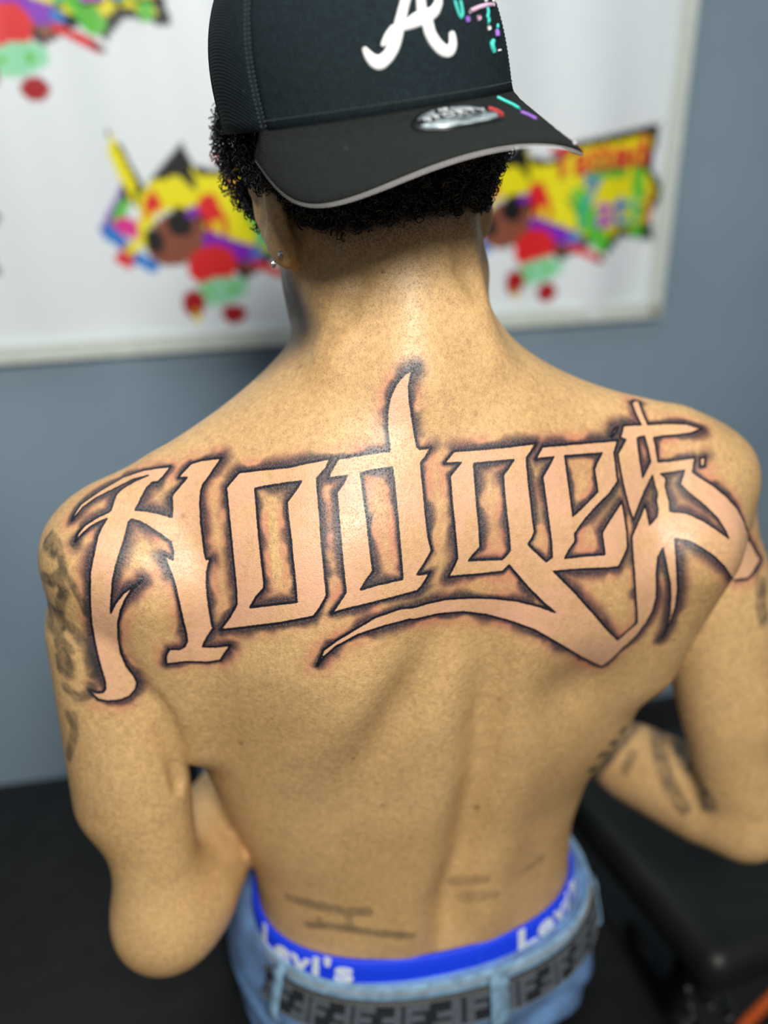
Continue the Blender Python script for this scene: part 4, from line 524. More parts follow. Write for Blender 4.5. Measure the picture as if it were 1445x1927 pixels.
def body_sdf(P):
    s, t, z = to_local(P)
    sc, tc, a, b, f = [np.interp(z, _zt, v) for v in _tt]
    qs = (s - sc) / a
    back = t < tc
    bt = np.where(back, b, f)
    qt = (t - tc) / bt
    n = 2.25
    r = (np.abs(qs) ** n + np.abs(qt) ** n) ** (1 / n) + 1e-6
    gs = (np.abs(qs) / r) ** (n - 1) / a
    gt = (np.abs(qt) / r) ** (n - 1) / bt
    d = (r - 1) / (np.hypot(gs, gt) + 1e-6)
    d = np.where(r < 0.3, -0.05, d)
    d = d - relief(s, z) * sstep(-qt, 0.05, 0.55)
    d = smax(d, z - 1.17, 0.02)
    d = smax(d, 0.37 - z, 0.02)
    # neck
    nk = rcone(P, (0.020, 0.705, 1.02), (0.008, 0.742, 1.140), 0.061, 0.0555)
    d = smin(d, nk, 0.030)
    # the two cords of the nape
    d = smin(d, rcone(P, (-0.030, 0.654, 1.060), (-0.008, 0.688, 1.140), 0.018, 0.020), 0.010)
    d = smin(d, rcone(P, (0.066, 0.664, 1.060), (0.042, 0.692, 1.140), 0.018, 0.020), 0.014)
    d = smin(d, rcone(P, (0.019, 0.664, 1.060), (0.017, 0.697, 1.140), 0.034, 0.032), 0.030)
    # trapezius to the shoulder tips
    d = smin(d, rcone(P, (0.00, 0.680, 1.022), (-0.150, 0.650, 0.962), 0.040, 0.036), 0.05)
    d = smin(d, rcone(P, (0.03, 0.685, 1.020), (0.220, 0.712, 0.972), 0.040, 0.038), 0.05)
    # left arm
    d = smin(d, ell(P, SL, (0.044, 0.052, 0.060)), 0.05)
    ua = rcone(P, SL, EL, 0.042, 0.034)
    ua = smin(ua, rcone(P, (-0.215, 0.622, 0.86), (-0.218, 0.610, 0.71), 0.038, 0.034), 0.03)
    fa = rcone(P, EL, WL, 0.039, 0.027)
    fa = smin(fa, rcone(P, (-0.172, 0.615, 0.598), (-0.155, 0.70, 0.594), 0.043, 0.036), 0.03)
    arm = smin(ua, fa, 0.025)
    # right arm
    d = smin(d, ell(P, SR, (0.048, 0.058, 0.050)), 0.05)
    ua2 = rcone(P, SR, ER, 0.050, 0.036)
    ua2 = smin(ua2, rcone(P, (0.290, 0.732, 0.84), (0.324, 0.718, 0.73), 0.040, 0.038), 0.03)
    fa2 = rcone(P, ER, WR, 0.034, 0.026)
    fa2 = smin(fa2, rcone(P, (0.312, 0.73, 0.602), (0.260, 0.78, 0.600), 0.040, 0.036), 0.03)
    arm2 = smin(ua2, fa2, 0.016)
    # rear edge of the armpits
    d = smin(d, rcone(P, (0.236, 0.668, 0.905), (0.220, 0.690, 0.795), 0.041, 0.030), 0.04)
    d = smin(d, rcone(P, (-0.160, 0.606, 0.905), (-0.152, 0.615, 0.770), 0.036, 0.024), 0.03)
    for hp, which in ((HANDS[0], 0), (HANDS[1], 1)):
        hd = None
        for (p0, p1, r0, r1) in hp:
            q = rcone(P, p0, p1, r0, r1)
            hd = q if hd is None else smin(hd, q, 0.006)
        if which == 0:
            arm = smin(arm, hd, 0.016)
        else:
            arm2 = smin(arm2, hd, 0.016)
    # hollows either side of the nape
    for q in (((-0.0135, 0.656, 1.160), (-0.0137, 0.6550, 1.1484), (-0.0196, 0.6508, 1.1211), (-0.0280, 0.6465, 1.1022), (-0.0405, 0.6455, 1.0846)),
              ((0.0505, 0.670, 1.160), (0.0518, 0.6670, 1.1483), (0.0593, 0.6640, 1.1257), (0.0664, 0.6612, 1.1081))):
        for p0, p1 in zip(q[:-1], q[1:]):
            d = smax(d, -rcone(P, p0, p1, 0.0065, 0.0065 if p1 is not q[-1] else 0.0035), 0.012)
    # crease between the left arm and the back
    d = smin(d, arm, 0.004 + 0.045 * sstep(z, 0.875, 0.95))
    cr = np.array([(-0.1772, 0.5803, 0.8557), (-0.1756, 0.5810, 0.8506), (-0.1741, 0.5819, 0.8441), (-0.1727, 0.5828, 0.8377), (-0.1712, 0.5838, 0.8310), (-0.1699, 0.5851, 0.8242), (-0.1676, 0.5855, 0.8174), (-0.1653, 0.5860, 0.8106), (-0.1630, 0.5865, 0.8037), (-0.1620, 0.5876, 0.7954), (-0.1611, 0.5888, 0.7870), (-0.1600, 0.5900, 0.7785), (-0.1599, 0.5912, 0.7707), (-0.1597, 0.5922, 0.7630), (-0.1600, 0.5949, 0.7538), (-0.1596, 0.5962, 0.7449), (-0.1589, 0.5967, 0.7364)])
    cr = cr[4:]
    rad = 0.0050 + 0.0042 * np.sin(np.linspace(0.0, 1.0, len(cr)) ** 0.7 * math.pi * 0.8)
    cr = cr - np.array([0.0, 0.0055, 0.0])
    gro = None
    for i in range(len(cr) - 1):
        q = rcone(P, cr[i], cr[i + 1], rad[i], rad[i + 1])
        gro = q if gro is None else np.minimum(gro, q)
    d = smax(d, -gro, 0.005)
    d = smin(d, arm2, 0.004 + 0.045 * sstep(z, 0.915, 0.975))
    # head
    H = (P - HEAD_C) @ HEAD_R / HEAD_S
    hd = ell(H, (0, 0.000, 0.018), (0.074, 0.096, 0.088))
    hd = smin(hd, ell(H, (0, 0.030, -0.045), (0.060, 0.066, 0.070)), 0.03)
    jaw = rcone(H, (-0.054, 0.005, -0.075), (-0.012, 0.088, -0.100), 0.014, 0.018)
    jaw = smin(jaw, rcone(H, (0.052, 0.005, -0.075), (0.012, 0.088, -0.100), 0.014, 0.018), 0.01)
    for sg in (-1, 1):
        jaw = smin(jaw, rcone(H, (sg * 0.052, 0.018, -0.052), (sg * 0.038, 0.074, -0.064), 0.014, 0.0135), 0.02)
    hd = smin(hd, jaw, 0.025)
    hd = smin(hd, rcone(H, (0, 0.094, 0.008), (0, 0.110, -0.028), 0.009, 0.013), 0.012)      # nose
    hd = smin(hd, rcone(H, (-0.014, 0.098, -0.034), (0.014, 0.098, -0.034), 0.008, 0.008), 0.008)
    hd = smin(hd, rcone(H, (-0.034, 0.084, 0.020), (0.034, 0.084, 0.020), 0.010, 0.010), 0.014)  # brow
    hd = smin(hd, rcone(H, (-0.018, 0.094, -0.060), (0.018, 0.094, -0.060), 0.006, 0.006), 0.006)  # lips
    hd = smin(hd, rcone(H, (-0.015, 0.093, -0.071), (0.015, 0.093, -0.071), 0.007, 0.007), 0.006)
    for sg in (-1, 1):                                                                          # eye hollows
        hd = smax(hd, -ell(H, (sg * 0.031, 0.094, 0.004), (0.016, 0.012, 0.010)), 0.012)
    # ears
    for sg in (-1, 1):
        e0 = ell(H, (sg * 0.080, 0.002, -0.012), (0.0075, 0.020, 0.033))
        e0 = smin(e0, ell(H, (sg * 0.077, 0.004, -0.042), (0.0065, 0.010, 0.012)), 0.01)
        e0 = smax(e0, -ell(H, (sg * 0.087, 0.006, -0.008), (0.006, 0.011, 0.018)), 0.005)
        hd = smin(hd, e0, 0.008)
    d = smin(d, hd * HEAD_S, 0.022)
    return d


def surface_nets(sdf, lo, hi, h):
    lo = np.array(lo, float)
    n = [int(math.ceil((hi[i] - lo[i]) / h / 4.0)) * 4 for i in range(3)]
    cg = [lo[i] + h * (np.arange(n[i] // 4) * 4 + 1.5) for i in range(3)]
    G = np.stack(np.meshgrid(*cg, indexing='ij'), -1).reshape(-1, 3)
    dc = sdf(G).reshape([k // 4 for k in n])
    D = dc.repeat(4, 0).repeat(4, 1).repeat(4, 2)
    near = np.abs(D) < 7.0 * h
    idx = np.argwhere(near)
    vals = np.empty(len(idx))
    for i in range(0, len(idx), 200000):
        vals[i:i + 200000] = sdf(lo + idx[i:i + 200000] * h)
    D[near] = vals
    D = D.astype(float)
    S = D < 0
    nx, ny, nz = D.shape
    c = sum(S[dx:nx - 1 + dx, dy:ny - 1 + dy, dz:nz - 1 + dz].astype(np.int8)
            for dx in (0, 1) for dy in (0, 1) for dz in (0, 1))
    act = np.argwhere((c > 0) & (c < 8))
    vid = -np.ones((nx - 1, ny - 1, nz - 1), int)
    vid[act[:, 0], act[:, 1], act[:, 2]] = np.arange(len(act))
    acc = np.zeros((len(act), 3))
    cnt = np.zeros(len(act))
    cor = [(dx, dy, dz) for dx in (0, 1) for dy in (0, 1) for dz in (0, 1)]
    for i in range(8):
        for j in range(i + 1, 8):
            a, b = np.array(cor[i]), np.array(cor[j])
            if np.abs(a - b).sum() != 1:
                continue
            pa, pb = act + a, act + b
            va, vb = D[tuple(pa.T)], D[tuple(pb.T)]
            m = (va < 0) != (vb < 0)
            t = np.where(m, va / np.where(m, va - vb, 1), 0)
            acc += np.where(m[:, None], a + (b - a) * t[:, None], 0)
            cnt += m
    V = lo + h * (act + acc / cnt[:, None])
    F = []
    for ax in range(3):
        o1, o2 = [k for k in range(3) if k != ax]
        sl0 = [slice(None)] * 3
        sl1 = [slice(None)] * 3
        sl0[ax] = slice(0, -1)
        sl1[ax] = slice(1, None)
        A, B = S[tuple(sl0)], S[tuple(sl1)]
        e = np.argwhere(A != B)
        e = e[(e[:, o1] > 0) & (e[:, o2] > 0) & (e[:, o1] < D.shape[o1] - 1) & (e[:, o2] < D.shape[o2] - 1)]
        ins = A[tuple(e.T)]
        u1 = np.zeros(3, int)
        u1[o1] = 1
        u2 = np.zeros(3, int)
        u2[o2] = 1
        q = np.stack([vid[tuple((e - u1 - u2).T)], vid[tuple((e - u2).T)], vid[tuple(e.T)], vid[tuple((e - u1).T)]], 1)
        flip = ins if ax != 1 else ~ins
        q = np.where(flip[:, None], q, q[:, ::-1])
        F.append(q)
    F = np.concatenate(F)
    F = F[(F >= 0).all(1)]
    return V, F


def grad(sdf, V, e=0.0008):
    g = np.empty_like(V)
    for k in range(3):
        d = np.zeros(3)
        d[k] = e
        g[:, k] = (sdf(V + d) - sdf(V - d)) / (2 * e)
    return g


def relax(V, F, it=2, lam=0.5):
    E = np.concatenate([F[:, [0, 1]], F[:, [1, 2]], F[:, [2, 3]], F[:, [3, 0]]])
    for _ in range(it):
        acc = np.zeros_like(V)
        cnt = np.zeros(len(V))
        for k in range(3):
            acc[:, k] = np.bincount(E[:, 0], V[E[:, 1], k], len(V)) + np.bincount(E[:, 1], V[E[:, 0], k], len(V))
        cnt = np.bincount(E[:, 0], minlength=len(V)) + np.bincount(E[:, 1], minlength=len(V))
        V = V + lam * (acc / np.maximum(cnt, 1)[:, None] - V)
    return V


def project(sdf, V, it=2):
    for _ in range(it):
        g = grad(sdf, V)
        d = sdf(V)
        V = V - np.clip(d / ((g * g).sum(1) + 1e-6), -0.004, 0.004)[:, None] * g
    return V


def mesh_np(name, V, F):
    me = bpy.data.meshes.new(name)
    me.vertices.add(len(V))
    me.vertices.foreach_set('co', np.asarray(V, np.float32).ravel())
    k = F.shape[1]
    me.loops.add(F.size)
    me.loops.foreach_set('vertex_index', F.astype(np.int32).ravel())
    me.polygons.add(len(F))
    me.polygons.foreach_set('loop_start', np.arange(0, F.size, k, dtype=np.int32))
    me.polygons.foreach_set('use_smooth', np.ones(len(F), bool))
    me.update(calc_edges=True)
    me.validate()
    return me


def subdivide(me, levels):
    """bake a subdivision surface into the mesh"""
    o = bpy.data.objects.new('tmp', me)
    C.objects.link(o)
    m = o.modifiers.new('s', 'SUBSURF')
    m.levels = m.render_levels = levels
    m.boundary_smooth = 'PRESERVE_CORNERS'
    dg = bpy.context.evaluated_depsgraph_get()
    dg.update()
    out = bpy.data.meshes.new_from_object(o.evaluated_get(dg))
    bpy.data.objects.remove(o)
    return out


def co_of(me):
    a = np.empty(len(me.vertices) * 3, np.float32)
    me.vertices.foreach_get('co', a)
    return a.reshape(-1, 3).astype(float)


def set_attr(me, name, vals):
    at = me.attributes.new(name, 'FLOAT', 'POINT')
    at.data.foreach_set('value', np.asarray(vals, np.float32))


BV, BF = surface_nets(body_sdf, (-0.30, 0.42, 0.33), (0.44, 1.06, 1.33), 0.005)
BV = project(body_sdf, relax(BV, BF, 2, 0.5), 2)
body_me = subdivide(mesh_np('body', BV, BF), 2)

# ------------------------------------------------------------------ marks on the skin, kept per vertex (signed distances in metres)
BC = co_of(body_me)
_n = np.empty(len(body_me.vertices) * 3, np.float32)
body_me.vertices.foreach_get('normal', _n)
BN = _n.reshape(-1, 3).astype(float)


def seg_dist(P, A, B):
    """least distance of the points P to the 3-D segments A-B (far points stay at 0.05)"""
    best = np.full(len(P), 0.05)
    order = np.argsort(P[:, 0])
    xs = P[order, 0]
    R = 0.030
    for a, b in zip(A, B):
        i = np.searchsorted(xs, min(a[0], b[0]) - R)
        j = np.searchsorted(xs, max(a[0], b[0]) + R)
        if j <= i:
            continue
        idx = order[i:j]
        Q = P[idx]
        m = np.abs(Q[:, 2] - 0.5 * (a[2] + b[2])) < R + 0.01
        idx, Q = idx[m], Q[m]
        ab = b - a
        t = np.clip(((Q - a) @ ab) / (ab @ ab + 1e-12), 0, 1)
        d = np.sqrt(((Q - a - t[:, None] * ab) ** 2).sum(1))
        best[idx] = np.minimum(best[idx], d)
    return best


def cyl(P):
    """unrolled coordinates round the torso: azimuth from the spine, height"""
    s, t, z = to_local(P)
    return np.stack([np.arctan2(s, -(t - 0.03)) * 0.15, z], 1)


def inside(P2, poly):
    x, y = P2[:, 0], P2[:, 1]
    c = np.zeros(len(P2), bool)
    x1, y1 = poly[-1]
    for x2, y2 in poly:
        if y1 != y2:
            m = ((y1 > y) != (y2 > y)) & (x < (x2 - x1) * (y - y1) / (y2 - y1) + x1)
            c ^= m
        x1, y1 = x2, y2
    return c


sel = np.where((BC[:, 2] > 0.74) & (BC[:, 2] < 1.13) & (BC[:, 1] < 0.80))[0]
PS, PU = BC[sel], cyl(BC[sel])
sd = np.full(len(sel), -0.05)
for sg, pts in INK:
    A = np.array(pts, float)
    B = np.roll(A, -1, 0)
    U = cyl(A)
    d = seg_dist(PS, A, B)
    lo, hi = U.min(0), U.max(0)
    box = (PU[:, 0] > lo[0]) & (PU[:, 0] < hi[0]) & (PU[:, 1] > lo[1]) & (PU[:, 1] < hi[1])
    ins = np.zeros(len(sel), bool)
    ins[box] = inside(PU[box], U)
    near = d < 0.03
    s1 = np.where(ins & near, d, -d)
    sd = np.maximum(sd, s1) if sg > 0 else np.minimum(sd, -s1)
ink = np.full(len(BC), -0.05)
ink[sel] = sd
# front and inner faces of the arms are not lettered
s_, t_, z_ = to_local(BC)
ink[(t_ > 0.10)] = -0.05
set_attr(body_me, 'ink_distance', ink)

old = np.zeros(len(BC))
for r, st, pts in OLD_INK:
    A = np.array(pts, float)
    d = seg_dist(BC, A[:-1], A[1:])
    old = np.maximum(old, st * (1 - sstep(d, r * 0.6, r * 1.6)))
set_attr(body_me, 'old_ink', old)
mole = np.zeros(len(BC))
for p, r, st in MOLES:
    d = np.linalg.norm(BC - np.array(p), axis=1)
    mole = np.maximum(mole, st * (1 - sstep(d, r * 0.4, r * 1.3)))
set_attr(body_me, 'mole', mole)

# hair line and beard, in the head's own frame
HB = (BC - HEAD_C) @ HEAD_R / HEAD_S
HAZ = np.degrees(np.arctan2(HB[:, 0], -HB[:, 1]))
HLINE = np.interp(np.abs(HAZ), [0, 40, 65, 80, 90, 100, 108, 118, 130, 180],
                  [-0.057, -0.053, -0.045, -0.030, 0.012, 0.016, -0.018, -0.018, 0.045, 0.062])
near_head = (np.linalg.norm(HB, axis=1) < 0.16)
ear = (np.abs(HB[:, 0]) > 0.0745) & (np.abs(HB[:, 1]) < 0.034) & (HB[:, 2] > -0.06) & (HB[:, 2] < 0.024)
scalp = np.where(near_head, sstep(HB[:, 2] - HLINE, -0.004, 0.004), 0.0) * (~ear)
stub = np.where(near_head, sstep(HB[:, 2] - HLINE, -0.034, 0.002), 0.0) * (np.abs(HAZ) < 80) * (~ear)
beard = np.where(near_head, sstep(-HB[:, 2], 0.030, 0.052) * sstep(HB[:, 1], 0.006, 0.030) * (1 - sstep(-HB[:, 2], 0.085, 0.118)), 0.0) * (~ear)
set_attr(body_me, 'scalp', scalp)
set_attr(body_me, 'stubble', stub)
set_attr(body_me, 'beard', beard)


def skin_material():
    t = NT('skin')
    co = t.coord()
    big = t.noise(9.0, 3.0, 0.5, co)
    mid = t.noise(55.0, 4.0, 0.6, co)
    fine = t.noise(900.0, 2.0, 0.5, co)
    col = t.mix(t.ramp(big, 0.34, 0.66), (0.610, 0.392, 0.176), (0.725, 0.480, 0.226))
    col = t.mix(t.math('MULTIPLY', t.ramp(mid, 0.45, 0.75), 0.35), col, (0.520, 0.320, 0.160))
    # pores and fine hairs
    vo = t.n('ShaderNodeTexVoronoi')
    vo.inputs['Scale'].default_value = 640.0
    t.link(co, vo.inputs['Vector'])
    pore = t.ramp(vo.outputs['Distance'], 0.12, 0.40, 1.0, 0.0)
    col = t.mix(t.math('MULTIPLY', pore, t.ramp(mid, 0.35, 0.65, 0.12, 0.50)), col, (0.220, 0.110, 0.050))
    col = t.mix(t.math('MULTIPLY', t.ramp(fine, 0.40, 0.72), 0.30), col, (0.330, 0.180, 0.080))
    grn = t.ramp(t.noise(250.0, 4.0, 0.65, co), 0.32, 0.68, 0.0, 1.0, False)
    col = t.mix(0.55, col, t.mix(grn, (0.62, 0.56, 0.48), (1.18, 1.15, 1.09)), 'MULTIPLY')
    # lettering: sore pink skin within and round the letters, grey wash outside, black line on the edge
    d = t.attr('ink_distance')
    jit = t.math('MULTIPLY', t.math('SUBTRACT', t.noise(420.0, 3.0, 0.6, co), 0.5), 0.0011)
    dj = t.math('ADD', d, jit)
    inn = t.ramp(d, -0.0004, 0.0008)
    pinkw = t.ramp(t.math('ADD', t.math('MULTIPLY', t.noise(26.0, 3.0, 0.6, co), 0.6), t.math('MULTIPLY', t.noise(110.0, 4.0, 0.65, co), 0.4)), 0.38, 0.62, 0.35, 1.05)
    col = t.mix(t.math('MULTIPLY', inn, t.math('MULTIPLY', pinkw, 0.66)), col, (0.745, 0.405, 0.285))
    halo = t.math('MULTIPLY', t.ramp(d, -0.016, -0.001, 0.0, 1.0), t.math('SUBTRACT', 1.0, inn))
    halo = t.math('MULTIPLY', halo, t.ramp(t.noise(38.0, 3.0, 0.6, co), 0.34, 0.62, 0.25, 1.0))
    col = t.mix(t.math('MULTIPLY', halo, 0.72), col, (0.540, 0.170, 0.125))
    patch = t.ramp(t.noise(34.0, 2.0, 0.5, co, 0.3), 0.36, 0.62, 0.0, 1.0)
    reach = t.ramp(patch, 0.0, 1.0, 0.0038, 0.0125, False)
    wash = t.math('SUBTRACT', 1.0, t.math('DIVIDE', t.math('MULTIPLY', dj, -1.0), reach), True)
    wash = t.math('MULTIPLY', t.ramp(wash, 0.0, 0.80), t.math('SUBTRACT', 1.0, inn))
    wash = t.math('MULTIPLY', wash, t.ramp(d, -0.019, -0.012))
    grain = t.ramp(t.noise(700.0, 2.0, 0.6, co), 0.30, 0.60, 0.80, 1.0)
    wash = t.math('MULTIPLY', wash, grain)
    col = t.mix(t.math('MULTIPLY', wash, 0.96), col, (0.016, 0.022, 0.036))
    line = t.ramp(t.math('ABSOLUTE', t.math('ADD', dj, 0.0002)), 0.0006, 0.0013, 1.0, 0.0)
    ink_all = t.math('MAXIMUM', line, t.math('MULTIPLY', wash, 0.8))
    col = t.mix(line, col, (0.008, 0.008, 0.016))
    # older, softened ink
    oi = t.math('MULTIPLY', t.attr('old_ink'), t.ramp(t.noise(85.0, 3.0, 0.6, co), 0.34, 0.60, 0.60, 1.0))
    col = t.mix(t.math('MULTIPLY', oi, 0.97), col, (0.024, 0.032, 0.030))
    col = t.mix(t.math('MULTIPLY', t.attr('mole'), 0.75), col, (0.120, 0.048, 0.022))
    # stubble, scalp and beard
    hv = t.n('ShaderNodeTexVoronoi')
    hv.inputs['Scale'].default_value = 720.0
    t.link(co, hv.inputs['Vector'])
    dots = t.ramp(hv.outputs['Distance'], 0.25, 0.50, 1.0, 0.0)
    stb = t.attr('stubble')
    col = t.mix(t.math('MULTIPLY', t.math('MULTIPLY', dots, t.math('POWER', stb, 1.6)), 0.85), col, (0.030, 0.020, 0.016))
    col = t.mix(t.math('MULTIPLY', t.math('POWER', stb, 4.0), 0.45), col, (0.060, 0.038, 0.028))
    col = t.mix(t.math('MULTIPLY', t.attr('beard'), 0.93), col, (0.020, 0.014, 0.011))
    col = t.mix(t.attr('scalp'), col, (0.012, 0.011, 0.013))
    rough = t.math('ADD', t.ramp(mid, 0.3, 0.7, 0.40, 0.52), t.math('MULTIPLY', inn, -0.06))
    rough = t.math('SUBTRACT', rough, t.math('MULTIPLY', ink_all, 0.02))
    h = t.math('ADD', t.math('MULTIPLY', t.noise(520.0, 4.0, 0.65, co), 0.6), t.math('MULTIPLY', pore, -0.35))
    h = t.math('ADD', h, t.math('MULTIPLY', t.noise(120.0, 3.0, 0.6, co), 0.7))
    t.set(Base_Color=col, Roughness=rough, Specular_IOR_Level=0.5, Normal=t.bump(h, 0.50, 0.0009))
    t.set(Subsurface_Weight=0.10, Subsurface_Scale=0.006)
    t.b.inputs['Subsurface Radius'].default_value = (1.0, 0.45, 0.25)
    t.set(Coat_Weight=0.03, Coat_Roughness=0.28)
    return t.m


SKIN = skin_material()
body_me.materials.append(SKIN)
person = empty('person', (OX, OY, 0.385))
tag(person, 'shirtless man seated with his back turned, large lettering tattooed across his shoulders', 'person')
body = bpy.data.objects.new('body', body_me)
link(body, person)
fix_parent(body, person)

# ================================================================== the cap: local x = viewer's right, y = out over the visor, z = up
CAP_P = np.array([-0.0110, 0.6906, 1.2225])
CAP_X = np.array([0.9093, 0.3971, 0.1246])
CAP_Y = np.array([0.3923, -0.9177, 0.0620])
CAP_Z = np.array([-0.1389, 0.0075, 0.9903])
CAP_A, CAP_B, CAP_W, CAP_L, CAP_D, CAP_T, CAP_PHI = 0.0945, 0.1001, 0.0930, 0.0696, 0.021, 0.2946, 1.1837
CAP_H = 0.128


def cap_w(L):
    L = np.asarray(L, float)
    return CAP_P + L[..., :1] * CAP_X + L[..., 1:2] * CAP_Y + L[..., 2:3] * CAP_Z


def crown_pt(phi, z, off=0.0):
    """point on the crown at azimuth phi (0 = above the visor) and height z"""
    phi, z = np.broadcast_arrays(np.asarray(phi, float), np.asarray(z, float))
    s = np.sqrt(np.maximum(1 - np.clip(z / CAP_H, 0, 1) ** 2.6, 0)) * (1 + 0.015 * np.sin(np.pi * np.clip(z / CAP_H, 0, 1)))
    lean = -0.07 * z * np.clip(1 - z / CAP_H, 0.0, 1) ** 0.5
    ax, ay = (CAP_A * s + off), (np.where(np.cos(phi) > 0, CAP_B, 0.127) * s + off)
    return np.stack([ax * np.sin(phi) + lean, ay * np.cos(phi), z + off * np.clip(z / CAP_H, 0, 1) ** 4], -1)


def brim_pt(tau, w, off=0.0):
    """tau -1..1 across the visor, w 0 (seam) .. 1 (edge)"""
    tau, w = np.broadcast_arrays(np.asarray(tau, float), np.asarray(w, float))
    ph = CAP_PHI * tau
    rx, ry = CAP_A * np.sin(ph), CAP_B * np.cos(ph)
    y0 = CAP_B * math.cos(CAP_PHI)
    ex = CAP_W * np.sin(np.pi * tau / 2)
    ey = y0 + (CAP_B + CAP_L - y0) * np.abs(np.cos(np.pi * tau / 2)) ** 0.55
    x, y = rx + (ex - rx) * w, ry + (ey - ry) * w
    z = -CAP_D * (x / CAP_W) ** 2 * np.clip((y - 0.6 * y0) / (CAP_L + CAP_B - y0), 0, 1) ** 0.5 * w ** 0.5
    yr = CAP_B * np.sqrt(np.clip(1 - (x / CAP_A) ** 2, 0, 1))
    z = z - CAP_T * np.clip(y - yr, 0, 9) * np.minimum(1, w * 8)
    return np.stack([x, y, z + off], -1)

# ================================================================== the room
WALL_W = math.atan(0.28)
WU = np.array([math.cos(WALL_W), math.sin(WALL_W), 0.0])
WN = np.array([math.sin(WALL_W), -math.cos(WALL_W), 0.0])     # out of the wall, towards the viewer
W0 = np.array([0.0, 1.45, 0.0])


def wall_pt(u, z, off=0.0):
    return W0 + WU * u + WN * off + np.array([0, 0, z])


def slab(name, u0, u1, z0, z1, o0, o1, mat, parent=None):
    P = [wall_pt(u, z, o) for u in (u0, u1) for z in (z0, z1) for o in (o0, o1)]
    F = [(0, 1, 3, 2), (4, 6, 7, 5), (0, 4, 5, 1), (2, 3, 7, 6), (0, 2, 6, 4), (1, 5, 7, 3)]
    bm = bmesh.new()
    vs = [bm.verts.new(p) for p in P]
    for f in F:
        bm.faces.new([vs[i] for i in f])
    bmesh.ops.recalc_face_normals(bm, faces=bm.faces[:])
    return obj_bm(name, bm, mat, parent, False)


def wall_mat():
    t = NT('wall_paint')
    n = t.noise(3.0, 3.0)
    c = t.mix(t.ramp(n, 0.3, 0.7), (0.215, 0.305, 0.390), (0.255, 0.350, 0.435))
    t.set(Base_Color=c, Roughness=0.75, Normal=t.bump(t.noise(160.0, 3.0), 0.15, 0.001))
    return t.m


tag(slab('wall_back', -3.2, 3.6, 0.0, 2.8, 0.0, -0.12, wall_mat()), kind='structure')
bm = bmesh.new()
bmesh.ops.create_cube(bm, size=1.0)
bmesh.ops.scale(bm, vec=(7.0, 6.5, 0.06), verts=bm.verts)
bmesh.ops.translate(bm, vec=(0.2, 0.6, -0.03), verts=bm.verts)
floor = obj_bm('floor', bm, simple('dark_floor', (0.007, 0.0075, 0.008), 0.6, 0.25, 14.0), None, False)
tag(floor, kind='structure')
slab_bb = slab('baseboard_back', -3.2, 3.6, 0.0, 0.09, 0.0, 0.014, simple('baseboard_black', (0.02, 0.02, 0.022), 0.5))
tag(slab_bb, kind='structure')


# ================================================================== the banner: a step-and-repeat print on vinyl
BU0, BU1, BZ0, BZ1 = -1.18, 0.4620, 0.881, 1.72
LOGO_POS = [(-0.256, 0.995), (0.2365, 0.996), (-0.487, 1.293), (-0.740, 0.995), (-0.972, 1.293)]


def S(c):
    """sRGB 0..255 -> linear"""
    return tuple(((v / 255.0) / 12.92 if v / 255.0 <= 0.04045 else ((v / 255.0 + 0.055) / 1.055) ** 2.4) for v in c)


def shp_ell(X, Y, cx, cy, rx, ry, ang=0):
    a = math.radians(ang)
    x, y = X - cx, Y - cy
    u, v = x * math.cos(a) + y * math.sin(a), -x * math.sin(a) + y * math.cos(a)
    return (u / rx) ** 2 + (v / ry) ** 2 < 1


def shp_cap(X, Y, x0, y0, x1, y1, r):
    dx, dy = x1 - x0, y1 - y0
    t = np.clip(((X - x0) * dx + (Y - y0) * dy) / (dx * dx + dy * dy), 0, 1)
    return (X - x0 - t * dx) ** 2 + (Y - y0 - t * dy) ** 2 < r * r


def shp_poly(X, Y, poly):
    return inside(np.stack([X, Y], 1), poly)


